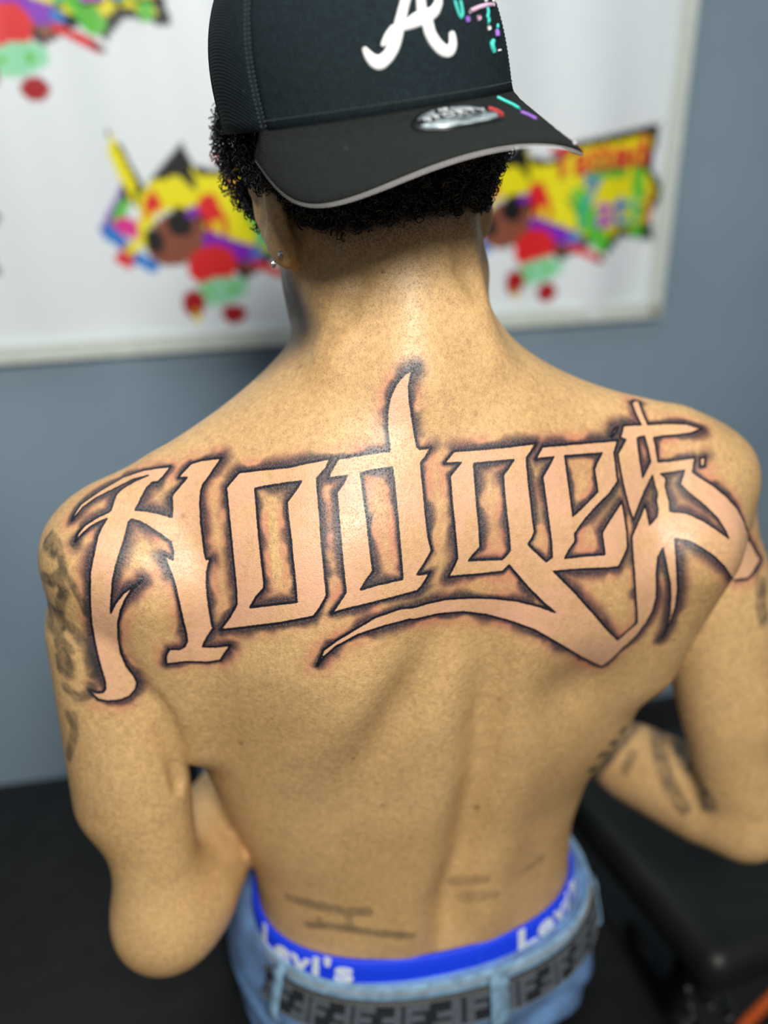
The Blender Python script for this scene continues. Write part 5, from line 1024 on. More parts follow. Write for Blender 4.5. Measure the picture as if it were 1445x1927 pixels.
BK, YE, RD, GR, BL, PU, MI, BR, DR, PK = [S(c) for c in (
    (18, 18, 20), (242, 232, 20), (226, 36, 40), (96, 200, 60), (40, 130, 215), (130, 30, 190), (150, 225, 180), (140, 80, 60), (170, 18, 30), (225, 60, 150))]
LOGO = [
    ('poly', BK, [(288, 1425), (310, 1470), (365, 1478), (420, 1440), (634, 1404), (622, 1500), (668, 1555), (634, 1600), (650, 1665), (560, 1650), (520, 1690), (480, 1660), (400, 1700), (320, 1640), (210, 1500)]),
    ('poly', YE, [(300, 1450), (315, 1490), (370, 1490), (425, 1455), (612, 1428), (605, 1500), (640, 1555), (610, 1600), (622, 1645), (550, 1630), (510, 1660), (470, 1640), (400, 1660), (330, 1620)]),
    ('cap', GR, (430, 1560, 500, 1660, 22)), ('cap', GR, (590, 1500, 600, 1640, 16)), ('cap', GR, (470, 1500, 540, 1500, 18)),
    # small tools behind the head
    ('cap', PU, (112, 1590, 160, 1515, 9)), ('cap', GR, (138, 1570, 170, 1520, 11)), ('cap', BL, (118, 1592, 150, 1622, 13)),
    ('cap', PK, (150, 1580, 175, 1590, 18)), ('cap', RD, (140, 1645, 160, 1630, 12)), ('cap', BL, (165, 1640, 205, 1665, 13)), ('cap', RD, (152, 1660, 162, 1640, 8)),
    ('poly', BK, [(140, 1400), (165, 1430), (205, 1510), (185, 1545), (160, 1530)]),
    ('poly', YE, [(148, 1406), (136, 1440), (150, 1480), (178, 1540), (188, 1500), (165, 1445)]),
    # colour patches of the print
    ('ell', BR, (258, 1612, 66, 52, -25)),
    ('poly', YE, [(183, 1600), (186, 1530), (215, 1498), (275, 1488), (322, 1530), (326, 1560), (270, 1548), (222, 1562), (200, 1600)]),
    ('poly', RD, [(196, 1572), (198, 1530), (222, 1514), (238, 1545), (208, 1560)]),
    ('cap', YE, (160, 1630, 190, 1610, 10)),
    ('poly', BK, [(244, 1560), (272, 1552), (300, 1570), (292, 1604), (262, 1608), (240, 1590)]), ('poly', BK, [(190, 1598), (214, 1584), (236, 1606), (228, 1640), (200, 1636)]), ('cap', PU, (292, 1560, 318, 1552, 9)),
    ('cap', RD, (332, 1545, 352, 1590, 22)), ('cap', YE, (350, 1585, 352, 1600, 10)),
    ('cap', PU, (335, 1620, 420, 1650, 20)), ('cap', BL, (430, 1648, 436, 1652, 12)),
    ('cap', RD, (430, 1668, 500, 1700, 9)), ('cap', BK, (490, 1695, 512, 1706, 4)),
    ('ell', RD, (333, 1668, 54, 42, -10)), ('ell', BR, (408, 1672, 14, 12, 0)),
    ('ell', MI, (345, 1722, 66, 28, -10)), ('ell', GR, (320, 1722, 8, 8, 0)), ('ell', GR, (372, 1718, 9, 9, 0)),
    ('ell', DR, (286, 1745, 25, 30, 0)), ('ell', DR, (373, 1772, 27, 22, 0)), ('cap', YE, (290, 1765, 292, 1785, 4)),
]


LSX, LSZ = 0.00064, 0.00067


def make_banner():
    nu, nz = 420, 214
    uu, zz = np.linspace(BU0, BU1, nu), np.linspace(BZ0, BZ1, nz)
    U, Z = np.meshgrid(uu, zz, indexing='ij')
    U, Z = U.ravel(), Z.ravel()
    base = S((232, 241, 246))
    col = np.tile(np.array(base + (1.0,)), (len(U), 1))
    for (lu, lz) in LOGO_POS:
        X = 330 + (U - lu) / LSX
        Y = 1668 - (Z - lz) / LSZ
        near = (X > 60) & (X < 720) & (Y > 1370) & (Y < 1830)
        idx = np.where(near)[0]
        if not len(idx):
            continue
        x, y = X[idx], Y[idx]
        for kind, c, a in LOGO:
            m = shp_poly(x, y, a) if kind == 'poly' else (shp_ell(x, y, *a) if kind == 'ell' else shp_cap(x, y, *a))
            col[idx[m], :3] = c
    # the vinyl hangs in slack vertical folds and stands a little off the wall
    off = 0.010 + 0.004 * np.sin(U * 21 + 0.6) * np.clip((BZ1 - Z) * 1.6, 0.15, 1) + 0.003 * np.sin(U * 47 + Z * 5) + 0.004 * gau(U - 0.35, 0.03)
    P = W0 + U[:, None] * WU + off[:, None] * WN
    P[:, 2] = Z
    f = np.array(grid_faces(nu, nz))
    me = mesh_np('banner', P, f[:, ::-1])
    at = me.color_attributes.new('print', 'FLOAT_COLOR', 'POINT')
    at.data.foreach_set('color', col.astype(np.float32).ravel())
    t = NT('banner_vinyl')
    t.set(Base_Color=t.attr('print', 'Color'), Roughness=0.42, Normal=t.bump(t.noise(420.0, 2.0), 0.08, 0.0005))
    me.materials.append(t.m)
    return me


banner = empty('banner', wall_pt(0.5 * (BU0 + BU1), BZ0, 0.005))
tag(banner, 'white vinyl banner with repeated colourful cartoon prints hanging on the blue grey wall', 'banner')
sheet = bpy.data.objects.new('sheet', make_banner())
link(sheet, banner)
fix_parent(sheet, banner)
hem = simple('banner_hem', S((214, 222, 214)), 0.5, 0.05)
slab('hem', BU0, BU1, BZ0 - 0.004, BZ0 + 0.020, 0.016, 0.0205, hem, banner)
slab('hem', BU1 - 0.022, BU1 + 0.003, BZ0 - 0.004, BZ1, 0.016, 0.0200, hem, banner)
steel = simple('steel', (0.42, 0.42, 0.40), 0.3, 0.1, metallic=1.0)


def torus(c, ax, R, r, n=20, k=8):
    ax = Vector(ax).normalized()
    a = ax.cross(Vector((0.1, 0.3, 1))).normalized()
    b = ax.cross(a)
    return tube([Vector(c) + a * R * math.cos(2 * math.pi * i / n) + b * R * math.sin(2 * math.pi * i / n) for i in range(n)], r, k, True)


for (u, z) in ((BU1 - 0.010, BZ0 + 0.009), (BU1 - 0.010, BZ1 - 0.01), (-0.35, BZ0 + 0.009 + 0.0), (-1.16, BZ0 + 0.009)):
    if u == -0.35:
        continue
    obj('grommet', *torus(wall_pt(u, z, 0.021), WN, 0.0065, 0.0022), simple('brass_grommet', (0.20, 0.15, 0.08), 0.4, metallic=1.0) if 'brass_grommet' not in bpy.data.materials else bpy.data.materials['brass_grommet'], banner)


def text_mesh(s, size, extrude=0.0, offset=0.0, shear=0.0, res=4, spacing=1.0):
    """built-in font -> vertices (x centred, y from the baseline, z thickness) and faces"""
    cu = bpy.data.curves.new('tmp_text', 'FONT')
    cu.body = s
    cu.size = size
    cu.extrude = extrude
    cu.offset = offset
    cu.shear = shear
    cu.resolution_u = res
    cu.space_character = spacing
    cu.align_x = 'CENTER'
    o = bpy.data.objects.new('tmp_text', cu)
    C.objects.link(o)
    dg = bpy.context.evaluated_depsgraph_get()
    me = bpy.data.meshes.new_from_object(o.evaluated_get(dg))
    bpy.data.objects.remove(o)
    V = co_of(me)
    F = [tuple(p.vertices) for p in me.polygons]
    bpy.data.meshes.remove(me)
    return V, F


RED_PRINT = simple('print_red', S((224, 46, 56)), 0.45, 0.05)
BLUE_PRINT = simple('print_blue', S((40, 140, 205)), 0.45, 0.05)


def rainbow():
    t = NT('print_rainbow')
    sx = t.n('ShaderNodeSeparateXYZ')
    t.link(t.n('ShaderNodeTexCoord').outputs['Generated'], sx.inputs[0])
    r = t.n('ShaderNodeValToRGB')
    el = r.color_ramp.elements
    cols = [(0.0, (235, 220, 40)), (0.15, (60, 205, 90)), (0.3, (40, 150, 225)), (0.45, (200, 60, 190)), (0.6, (60, 70, 215)), (0.75, (50, 200, 150)), (0.9, (230, 215, 50)), (1.0, (224, 46, 56))]
    el[0].position, el[0].color = cols[0][0], S(cols[0][1]) + (1,)
    el[1].position, el[1].color = cols[-1][0], S(cols[-1][1]) + (1,)
    for p, c in cols[1:-1]:
        e = el.new(p)
        e.color = S(c) + (1,)
    t.link(sx.outputs[0], r.inputs[0])
    t.set(Base_Color=r.outputs[0], Roughness=0.45)
    return t.m


RAIN = rainbow()
for (lu, lz) in LOGO_POS:
    for s, px, py, size, mt, ang in (('Tatted', 478, 1500, 92, RED_PRINT, 0.10), ('by', 462, 1536, 46, BLUE_PRINT, 0.05), ('Yatti', 516, 1622, 118, RAIN, 0.06)):
        V, F = text_mesh(s, size * LSX, 0.0003, 0.0013)
        ca, sa = math.cos(ang), math.sin(ang)
        u0, z0 = lu + (px - 330) * LSX, lz - (py - 1668) * LSZ
        P = [wall_pt(u0 + v[0] * ca - v[1] * sa, z0 + v[0] * sa + v[1] * ca, 0.0225 + v[2]) for v in V]
        obj('print_lettering', P, F, mt, banner, False)


# ================================================================== black padded furniture
VINYL = simple('black_vinyl', (0.0055, 0.006, 0.0065), 0.50, 0.2, 40.0, 0.12, spec=0.22, bscale=500.0)
VINYL2 = simple('worn_black_vinyl', (0.008, 0.010, 0.0095), 0.45, 0.2, 20.0, 0.12, spec=0.30, bscale=500.0)
BLACKMETAL = simple('black_metal', (0.015, 0.015, 0.016), 0.35, 0.1, metallic=0.6)


def place_bm(bm, loc, rz):
    bmesh.ops.transform(bm, matrix=Matrix.Translation(loc) @ Matrix.Rotation(rz, 4, 'Z'), verts=bm.verts)
    return bm


BED_RZ = math.radians(12)
bed_c = Vector((-0.55, 0.712, 0.0))
bed = empty('tattoo_bed', bed_c)
tag(bed, 'long black vinyl tattoo bed the man is sitting on', 'bed')
obj_bm('cushion', place_bm(rounded_box((1.62, 0.58, 0.075), 0.030, 5), bed_c + Vector((0, 0, 0.3475)), BED_RZ), VINYL, bed)
rot = Matrix.Rotation(BED_RZ, 3, 'Z')
obj_bm('frame', place_bm(rounded_box((1.56, 0.54, 0.05), 0.008, 2), bed_c + Vector((0, 0, 0.284)), BED_RZ), BLACKMETAL, bed)
for sx in (-0.70, 0.70):
    for sy in (-0.22, 0.22):
        q = bed_c + rot @ Vector((sx, sy, 0))
        obj('leg', *tube([q + Vector((0, 0, 0.0)), q + Vector((0, 0, 0.262))], 0.018, 12), BLACKMETAL, bed)
zz = [bed_c + rot @ Vector((x, -0.2875, 0.3475)) for x in np.linspace(-0.79, 0.79, 12)]
obj('piping', *tube(zz, 0.004, 6), VINYL2, bed)

pad_c = Vector((0.418, 0.925, 0.0))
PAD_RZ = math.radians(22)
pad = empty('arm_rest_pad', pad_c)
tag(pad, 'black padded rest on a post beside the man, at the lower right of the photo', 'arm rest')
prot = Matrix.Rotation(PAD_RZ, 3, 'Z')
obj_bm('cushion', place_bm(rounded_box((0.30, 0.36, 0.06), 0.026, 5), pad_c + Vector((0, 0, 0.365)), PAD_RZ), VINYL2, pad)
obj_bm('plate', place_bm(rounded_box((0.22, 0.28, 0.014), 0.004, 2), pad_c + Vector((0, 0, 0.329)), PAD_RZ), BLACKMETAL, pad)
obj('post', *tube([pad_c + Vector((0, 0, 0.03)), pad_c + Vector((0, 0, 0.325))], 0.022, 16), BLACKMETAL, pad)
for k in range(3):
    a = math.radians(100 + 90 * k)
    obj('foot', *tube([pad_c + Vector((0, 0, 0.036)), pad_c + Vector((0.17 * math.cos(a), 0.17 * math.sin(a), 0.016))], [0.018, 0.014], 10), BLACKMETAL, pad)
for (kx, ky, kz, kr) in ((-0.134, -0.166, 0.330, 0.010), (-0.146, -0.155, 0.305, 0.008), (-0.110, -0.172, 0.305, 0.008)):
    q = pad_c + prot @ Vector((kx, ky, kz))
    dv = (prot @ Vector((-0.5, -0.8, 0.2))).normalized()
    obj('knob', *tube([q - dv * 0.03, q - dv * 0.005, q, q + dv * 0.006, q + dv * 0.010], [0.004, 0.005, kr, kr, kr * 0.6], 14), steel, pad)

cord = [(0.62, 0.60, 0.0085), (0.585, 0.68, 0.0085), (0.540, 0.76, 0.0085), (0.507, 0.83, 0.0085), (0.492, 0.885, 0.0085)]
for t_ in np.linspace(0.0, 2.2, 16):
    p = Vector((0.510, 0.925, 0.0085)).lerp(Vector((0.585, 0.985, 0.0085)), t_)
    cord.append((p.x, p.y + 0.012 * math.sin(max(t_ - 1, 0) * 1.4), p.z))
tag(obj('extension_cord', *tube(cord, 0.0078, 10), simple('orange_rubber', (0.75, 0.13, 0.02), 0.5, 0.05)), 'orange cord lying on the dark floor at the lower right corner', 'cord')


# ================================================================== clothes
JT = np.array([[0.33, 0.166, 0.112], [0.38, 0.180, 0.124], [0.43, 0.180, 0.126], [0.47, 0.174, 0.122], [0.50, 0.167, 0.118], [0.54, 0.165, 0.117]])


def ring_pt(phi, z, off, a0=None, b0=None, sc=0.0):
    """point on the waist at azimuth phi (0 = spine, + = his right) in world space"""
    a = (np.interp(z, _zt, _tt[2]) if a0 is None else a0) + off
    b = (np.interp(z, _zt, _tt[3]) if b0 is None else b0) + off
    f = (np.interp(z, _zt, _tt[4]) if b0 is None else b0) + off
    c, s = np.cos(phi), np.sin(phi)
    b = np.where(c > 0, b, f)
    n = 2.25
    ss = sc + a * np.sign(s) * np.abs(s) ** (2 / n)
    tt = -b * np.sign(c) * np.abs(c) ** (2 / n)
    w = np.array([OX, OY, 0.0]) + np.multiply.outer(ss, E1) + np.multiply.outer(tt, E2)
    w[..., 2] = z
    return w


def band(z0, z1, off_in, off_out, fn, n=144, nz=6, edge=0.0015):
    """a closed ring-shaped strap between two offsets"""
    prof = [(z0, off_in), (z0, off_out - edge), (z0 + edge, off_out)]
    prof += [(z0 + (z1 - z0) * k / nz, off_out) for k in range(1, nz)]
    prof += [(z1 - edge, off_out), (z1, off_out - edge), (z1, off_in)]
    ph = np.linspace(-np.pi, np.pi, n, endpoint=False)
    V = np.stack([fn(ph, np.full(n, z), np.full(n, o)) for z, o in prof], 1)
    return V.reshape(-1, 3), [q[::-1] for q in grid_faces(n, len(prof), True, True)]


def skin_ring(ph, z, o):
    return ring_pt(ph, z, o)


def jean_ring(ph, z, o):
    a = np.interp(z, JT[:, 0], JT[:, 1])
    b = np.interp(z, JT[:, 0], JT[:, 2])
    return ring_pt(ph, z, o, a, b, 0.008)


UW_BLUE = simple('blue_elastic', (0.003, 0.048, 0.86), 0.6, 0.08, 300.0, 0.25, bscale=1500.0)
LETTER_WHITE = simple('woven_white', (0.72, 0.80, 0.86), 0.7, 0.08, 300.0)
uw = obj('underwear', *band(0.455, 0.5395, 0.0005, 0.0045, skin_ring), UW_BLUE, person)
for ph_c, s in ((math.radians(45.5), "Levi's"), (math.radians(-51.5), "Levi's")):
    V, F = text_mesh(s, 0.045, 0.0004, 0.0012, 0.0, 6, 1.08)
    V[:, 0] *= 1.0
    arc = 0.133
    z = 0.5170 + V[:, 1] * 0.71
    ph = ph_c + V[:, 0] / arc
    obj('lettering', ring_pt(ph, z, 0.0050 + V[:, 2]), F, LETTER_WHITE, uw, False)
V, F = join([([Vector(p) for p in ring_pt(np.array([a]), np.array([z]), np.array([0.0048]))] , []) for a in (0,) for z in (0.5,)])
seam_v = ring_pt(np.repeat(np.array([0.150, 0.156]), 10), np.tile(np.linspace(0.505, 0.539, 10), 2), np.full(20, 0.0052))
obj('seam', seam_v, [tuple(q) for q in grid_faces(2, 10)], simple('blue_seam', (0.02, 0.10, 0.80), 0.6), uw, False)


def L2W(s, t, z):
    return np.array([OX, OY, 0]) + s * E1 + t * E2 + np.array([0, 0, z])


def jeans_sdf(P):
    s, t, z = to_local(P)
    a, b = np.interp(z, JT[:, 0], JT[:, 1]), np.interp(z, JT[:, 0], JT[:, 2])
    qs, qt = (s - 0.008) / a, t / b
    n = 2.25
    r = (np.abs(qs) ** n + np.abs(qt) ** n) ** (1 / n) + 1e-6
    g = np.hypot((np.abs(qs) / r) ** (n - 1) / a, (np.abs(qt) / r) ** (n - 1) / b)
    d = np.where(r < 0.3, -0.05, (r - 1) / (g + 1e-6))
    d = smax(d, 0.383 - z, 0.03)
    for sg in (-1, 1):
        hip, knee, ank = L2W(sg * 0.095, 0.02, 0.470), L2W(sg * 0.135, 0.43, 0.470), L2W(sg * 0.135, 0.455, 0.10)
        leg = smin(rcone(P, hip, knee, 0.088, 0.066), rcone(P, knee, ank, 0.066, 0.055), 0.03)
        leg = smax(leg, 0.383 - z - 10 * np.maximum(t - 0.30, 0), 0.02)
        d = smin(d, leg, 0.03)
    # creases
    d = d + 0.0022 * np.sin(z * 150 + s * 60 + 2.5 * np.sin(s * 40)) * sstep(0.475 - z, 0.0, 0.03) * (t < 0.25)
    d = d + 0.0018 * np.sin(t * 90 + s * 30) * sstep(t, 0.15, 0.25)
    d = smax(d, z - 0.5175, 0.008)
    d = smax(d, 0.09 - z, 0.006)
    return d


def denim():
    t = NT('denim')
    co = t.coord()
    sx = t.n('ShaderNodeSeparateXYZ')
    t.link(co, sx.inputs[0])
    n1 = t.noise(16.0, 4.0, 0.6, co, 0.6)
    c = t.mix(t.ramp(n1, 0.36, 0.66), (0.016, 0.065, 0.210), (0.105, 0.280, 0.620))
    w = t.noise(1400.0, 2.0, 0.5, co)
    c = t.mix(t.math('MULTIPLY', t.ramp(w, 0.4, 0.6), 0.35), c, (0.45, 0.60, 0.75))
    top = t.ramp(t.math('SUBTRACT', sx.outputs[2], 0.12), 0.010, 0.013)
    t.set(Base_Color=c, Roughness=0.85, Normal=t.bump(w, 0.4, 0.0008))
    return t.m


DENIM = denim()
DENIM_EDGE = simple('faded_denim', (0.22, 0.38, 0.54), 0.85, 0.25, 90.0, 0.35, bscale=1200.0)
JV, JF = surface_nets(jeans_sdf, (-0.28, 0.50, 0.06), (0.36, 1.32, 0.55), 0.007)
JV = project(jeans_sdf, relax(JV, JF, 2, 0.5), 1)
jm = subdivide(mesh_np('jeans', JV, JF), 1)
jm.materials.append(DENIM)
jeans = bpy.data.objects.new('jeans', jm)
link(jeans, person)
fix_parent(jeans, person)
obj('waistband', *band(0.462, 0.5200, -0.0005, 0.0026, jean_ring, edge=0.0012), DENIM_EDGE, jeans)
st = []
for z in (0.5130,):
    for a in np.arange(-math.pi, math.pi, 0.026):
        p = jean_ring(np.array([a, a + 0.006, a + 0.013]), np.full(3, z), np.full(3, 0.0030))
        st.append(tube([Vector(q) for q in p], 0.0006, 5))
so = obj('stitching', *join(st), simple('orange_thread', (0.62, 0.42, 0.20), 0.7), jeans)
tag(so, kind='stuff')

BELT = simple('black_monogram_leather', (0.020, 0.023, 0.028), 0.5, 0.2, 200.0, 0.2)
BELT_LIGHT = simple('grey_monogram_print', (0.105, 0.125, 0.150), 0.5, 0.15, 200.0)
belt = obj('belt', *band(0.4690, 0.5050, 0.0030, 0.0062, jean_ring), BELT, person)
# interlocking letters: upright F, then F turned half round
FP = [((0.0, 0.0), (0.0055, 0.029)), ((0.0055, 0.0225), (0.0175, 0.029)), ((0.0055, 0.0115), (0.0145, 0.0175))]
for k in range(-22, 23):
    ph0 = k * 0.134 + 0.02
    ang = 0.0165 / 0.150
    parts = []
    for (x0, y0), (x1, y1) in FP:
        if k % 2:
            x0, x1 = 0.0175 - x1, 0.0175 - x0
            y0, y1 = 0.029 - y1, 0.029 - y0
        n = 4
        xs = np.linspace(x0, x1, n)
        V = []
        for o in (0.0055, 0.0068):
            for y in (y0, y1):
                V.append(jean_ring(ph0 + xs / 0.150, np.full(n, 0.4725 + y), np.full(n, o)))
        V = np.concatenate(V)
        F = []
        for i in range(n - 1):
            a, b, c, d = i, n + i, 2 * n + i, 3 * n + i
            F += [(c, c + 1, d + 1, d), (a, a + 1, c + 1, c), (b, d, d + 1, b + 1)]
        F += [(0, 2 * n, 3 * n, n), (n - 1, 2 * n - 1, 4 * n - 1, 3 * n - 1)]
        parts.append((V, F))
    obj('monogram_letter', *join(parts), BELT_LIGHT, belt, False)
bst = []
for z in (0.4708, 0.5032):
    for a in np.arange(-math.pi, math.pi, 0.022):
        p = jean_ring(np.array([a, a + 0.006, a + 0.011]), np.full(3, z), np.full(3, 0.0064))
        bst.append(tube([Vector(q) for q in p], 0.00045, 4))
tag(obj('edge_stitching', *join(bst), simple('pale_thread', (0.36, 0.35, 0.30), 0.7), belt), kind='stuff')
for a in (0.17, 1.30, -1.05, 2.3, -2.3):
    zs = np.linspace(0.455, 0.517, 12)
    bow = 0.0075 + 0.0012 * np.sin(np.linspace(0, np.pi, 12))
    bow[0] = bow[-1] = 0.0028
    P = []
    for da in (-0.046, 0.046):
        for o in (0.0, 0.0018):
            P.append(jean_ring(np.full(12, a + da), zs, bow + o))
    V = np.concatenate(P)
    F = []
    for i in range(11):
        A_, B_, C_, D_ = i, 12 + i, 24 + i, 36 + i
        F += [(B_, B_ + 1, D_ + 1, D_), (A_, C_, C_ + 1, A_ + 1), (A_, A_ + 1, B_ + 1, B_), (C_, D_, D_ + 1, C_ + 1)]
    obj('belt_loop', V, F, DENIM_EDGE, jeans)
SHOE = simple('white_trainer', (0.6, 0.6, 0.58), 0.6)
for sg in (-1, 1):
    c = L2W(sg * 0.135, 0.50, 0.0)
    bm = rounded_box((0.095, 0.27, 0.085), 0.032, 4)
    for v in bm.verts:
        k = max(0.0, v.co.y / 0.135)
        v.co.z *= 1 - 0.35 * k
        v.co.z -= 0.012 * k
        v.co.x *= 1 - 0.15 * k * k
    place_bm(bm, Vector(c) + Vector((0, 0, 0.046)), TH)
    sh = obj_bm('shoe', bm, SHOE, person)
    bm = rounded_box((0.100, 0.275, 0.022), 0.010, 3)
    place_bm(bm, Vector(c) + Vector((0, 0, 0.011)), TH)
    obj_bm('sole', bm, simple('rubber_sole', (0.7, 0.7, 0.68), 0.7), sh)

# ================================================================== cap, hair, ear studs, eyes
def twill(name, c0, c1, rough=0.85, scale=760.0):
    t = NT(name)
    co = t.coord()
    dt = t.n('ShaderNodeVectorMath', operation='DOT_PRODUCT')
    t.link(co, dt.inputs[0])
    dt.inputs[1].default_value = (0.66, 0.29, 0.69)
    wob = t.math('MULTIPLY', t.noise(40.0, 2.0, 0.5, co), 0.0012)
    sw = t.math('SINE', t.math('MULTIPLY', t.math('ADD', dt.outputs['Value'], wob), 6.2832 * scale))
    sw = t.math('ADD', t.math('MULTIPLY', sw, 0.5), 0.5)
    nz = t.noise(420.0, 3.0, 0.6, co)
    lint = t.ramp(t.noise(260.0, 2.0, 0.5, co), 0.74, 0.80)
    c = t.mix(t.math('MULTIPLY', sw, t.ramp(nz, 0.25, 0.75, 0.4, 1.0)), c0, c1)
    c = t.mix(t.math('MULTIPLY', lint, 0.35), c, (0.16, 0.18, 0.19))
    t.set(Base_Color=c, Roughness=rough, Specular_IOR_Level=0.12, Normal=t.bump(sw, 0.5, 0.0006))
    return t.m


CROWN = twill('black_twill', (0.0035, 0.0065, 0.0085), (0.024, 0.041, 0.050))
VISOR = twill('black_twill_visor', (0.0055, 0.0070, 0.0065), (0.027, 0.032, 0.029), 0.85, 680.0)
WHITE_THREAD = simple('white_puff_thread', (0.85, 0.86, 0.86), 0.65, 0.04, 500.0, 0.35, bscale=1800.0)
TH_COL = {'teal': simple('teal_thread', (0.05, 0.60, 0.52), 0.6), 'pink': simple('pink_thread', (0.75, 0.50, 0.68), 0.6),
          'violet': simple('violet_thread', (0.25, 0.10, 0.50), 0.6), 'white': WHITE_THREAD}

cap = empty('cap', CAP_P, person)
cap.matrix_parent_inverse = Matrix.Translation(-Vector((OX, OY, 0.385)))


def crown_panel(p0, p1, n=28, m=30):
    ph = np.linspace(p0, p1, n)
    zs = CAP_H * (1 - (1 - np.linspace(0, 1, m)) ** 1.6) * 0.9995
    edge = np.minimum(np.abs(ph - p0), np.abs(ph - p1))
    dip = -0.0016 * np.exp(-edge / 0.018)
    rows = []
    for off in (0.0, -0.0022):
        rows.append(np.stack([crown_pt(ph, np.full(n, z), dip + off + 0.0006 * math.exp(-z / 0.002)) for z in zs], 1))
    V = np.concatenate([cap_w(r).reshape(-1, 3) for r in rows])
    F = grid_faces(n, m) + [q[::-1] for q in grid_faces(n, m, off=n * m)]
    o = n * m
    for i in range(n - 1):
        F.append((i * m, o + i * m, o + (i + 1) * m, (i + 1) * m))
    for j in range(m - 1):
        F.append((j, j + 1, o + j + 1, o + j))
        k = (n - 1) * m
        F.append((k + j, o + k + j, o + k + j + 1, k + j + 1))
    return V, F


PB = 1.12
obj('front_panel', *crown_panel(-PB, PB, 60), CROWN, cap)
for a, b in ((PB, 1.80), (1.80, math.pi), (-1.80, -PB), (-math.pi, -1.80)):
    obj('side_panel', *crown_panel(a, b, 24), CROWN, cap)
V, F = [], []
for k in range(7):
    r = 0.0075 * math.sin(k / 6 * math.pi / 2)
    z = CAP_H + 0.0035 * math.cos(k / 6 * math.pi / 2)
    V += [cap_w(np.array([r * math.cos(a), r * math.sin(a), z])) for a in np.linspace(0, 2 * math.pi, 16, endpoint=False)]
obj('button', V, grid_faces(7, 16, False, True), CROWN, cap)

# visor: black top, pale underside with its own edge
NTAU, NW = 81, 22
tau, w = np.meshgrid(np.linspace(-1, 1, NTAU), np.linspace(0, 1, NW), indexing='ij')


def sheet_between(top, bot):
    n, m = top.shape[:2]
    V = np.concatenate([top.reshape(-1, 3), bot.reshape(-1, 3)])
    o = n * m
    F = grid_faces(n, m) + [q[::-1] for q in grid_faces(n, m, off=o)]
    for i in range(n - 1):
        F.append((i * m, o + i * m, o + (i + 1) * m, (i + 1) * m))
        k = m - 1
        F.append((i * m + k, (i + 1) * m + k, o + (i + 1) * m + k, o + i * m + k))
    for j in range(m - 1):
        F.append((j, j + 1, o + j + 1, o + j))
        k = (n - 1) * m
        F.append((k + j, o + k + j, o + k + j + 1, k + j + 1))
    return V, F


rows = 0.0
for k in range(8):
    rows = rows - 0.00035 * np.exp(-((w - (0.14 + 0.105 * k)) / 0.009) ** 2)
round_edge = -0.0012 * sstep(w, 0.965, 1.0) - 0.0010 * sstep(np.abs(tau), 0.97, 1.0)
brim = obj('brim', *sheet_between(cap_w(brim_pt(tau, w, 0.0006 + rows + round_edge)), cap_w(brim_pt(tau, w, -0.0024))), VISOR, cap)
under = obj('brim_underside', *sheet_between(cap_w(brim_pt(tau, w * 1.003, -0.0024)), cap_w(brim_pt(tau, w * 1.003, -0.0031))),
            simple('pale_grey_cotton', (0.74, 0.73, 0.72), 0.8, 0.06), cap)
tag(under, 'pale grey underside of the visor')

# raised script letter on the front panel, as overlapping padded strokes
parts = []
for st in CAP_LETTER:
    st = [q for i, q in enumerate(st) if i == 0 or (abs(q[0] - st[i - 1][0]) + abs(q[1] - st[i - 1][1]) > 1e-5)]
    A = np.array(st)
    n = len(A)
    Pc = crown_pt(A[:, 0], A[:, 1], 0.0)
    Pn = crown_pt(A[:, 0], A[:, 1], 0.001) - Pc
    Pn /= np.linalg.norm(Pn, axis=1)[:, None] + 1e-9
    T = np.gradient(Pc, axis=0)
    T /= np.linalg.norm(T, axis=1)[:, None] + 1e-9
    Sd = np.cross(T, Pn)
    ring = []
    K = 12
    ends = np.ones(n)
    ends[0] = ends[-1] = 0.55
    for k in range(K):
        a = 2 * math.pi * k / K
        cx, sy = math.cos(a), math.sin(a)
        cx = math.copysign(abs(cx) ** 0.8, cx)
        sy = math.copysign(abs(sy) ** 0.6, sy)
        ring.append(Pc + Sd * (A[:, 2] * ends)[:, None] * cx + Pn * (0.0022 * sy))
    R_ = np.stack(ring, 1)
    V = cap_w(R_.reshape(-1, 3))
    F = grid_faces(n, K, False, True)
    F.append(tuple(range(K - 1, -1, -1)))
    F.append(tuple((n - 1) * K + k for k in range(K)))
    parts.append((V, F))
lo = obj('script_letter', *join(parts), WHITE_THREAD, cap)
tag(lo, 'white raised script letter A')
for c, r, on, pts in CAP_THREAD:
    A = np.array(pts)
    P = cap_w(crown_pt(A[:, 0], A[:, 1], 0.0006)) if on == 0 else cap_w(brim_pt(A[:, 0], A[:, 1], 0.0010))
    obj('embroidery', *tube([Vector(p) for p in P], [r * 0.8] + [r] * (len(P) - 2) + [r * 0.8], 7), TH_COL[c], cap)

# stitch rows along the seams
st = []
def dashes(fn, n, r=0.00035):
    for i in range(n):
        a, b = (i + 0.15) / n, (i + 0.75) / n
        st.append(tube([Vector(fn(a)), Vector(fn(0.5 * (a + b))), Vector(fn(b))], r, 4))
for d in (-0.020, 0.024):
    for sg in (-1, 1):
        dashes(lambda t, d=d, sg=sg: cap_w(crown_pt(sg * (PB + d), 0.002 + 0.11 * t, 0.0003)), 44)
dashes(lambda t: cap_w(crown_pt(-PB + 0.03 + (2 * PB - 0.06) * t, 0.0055, 0.0004)), 90)
for q in (0.0042, 0.0128):
    pass
sto = obj('stitching', *join(st), simple('grey_black_thread', (0.050, 0.062, 0.072), 0.8), cap)
tag(sto, kind='stuff')

# oval foil sticker on the visor
_te = np.linspace(-1, 1, 801)
_be = brim_pt(_te, np.ones(801))


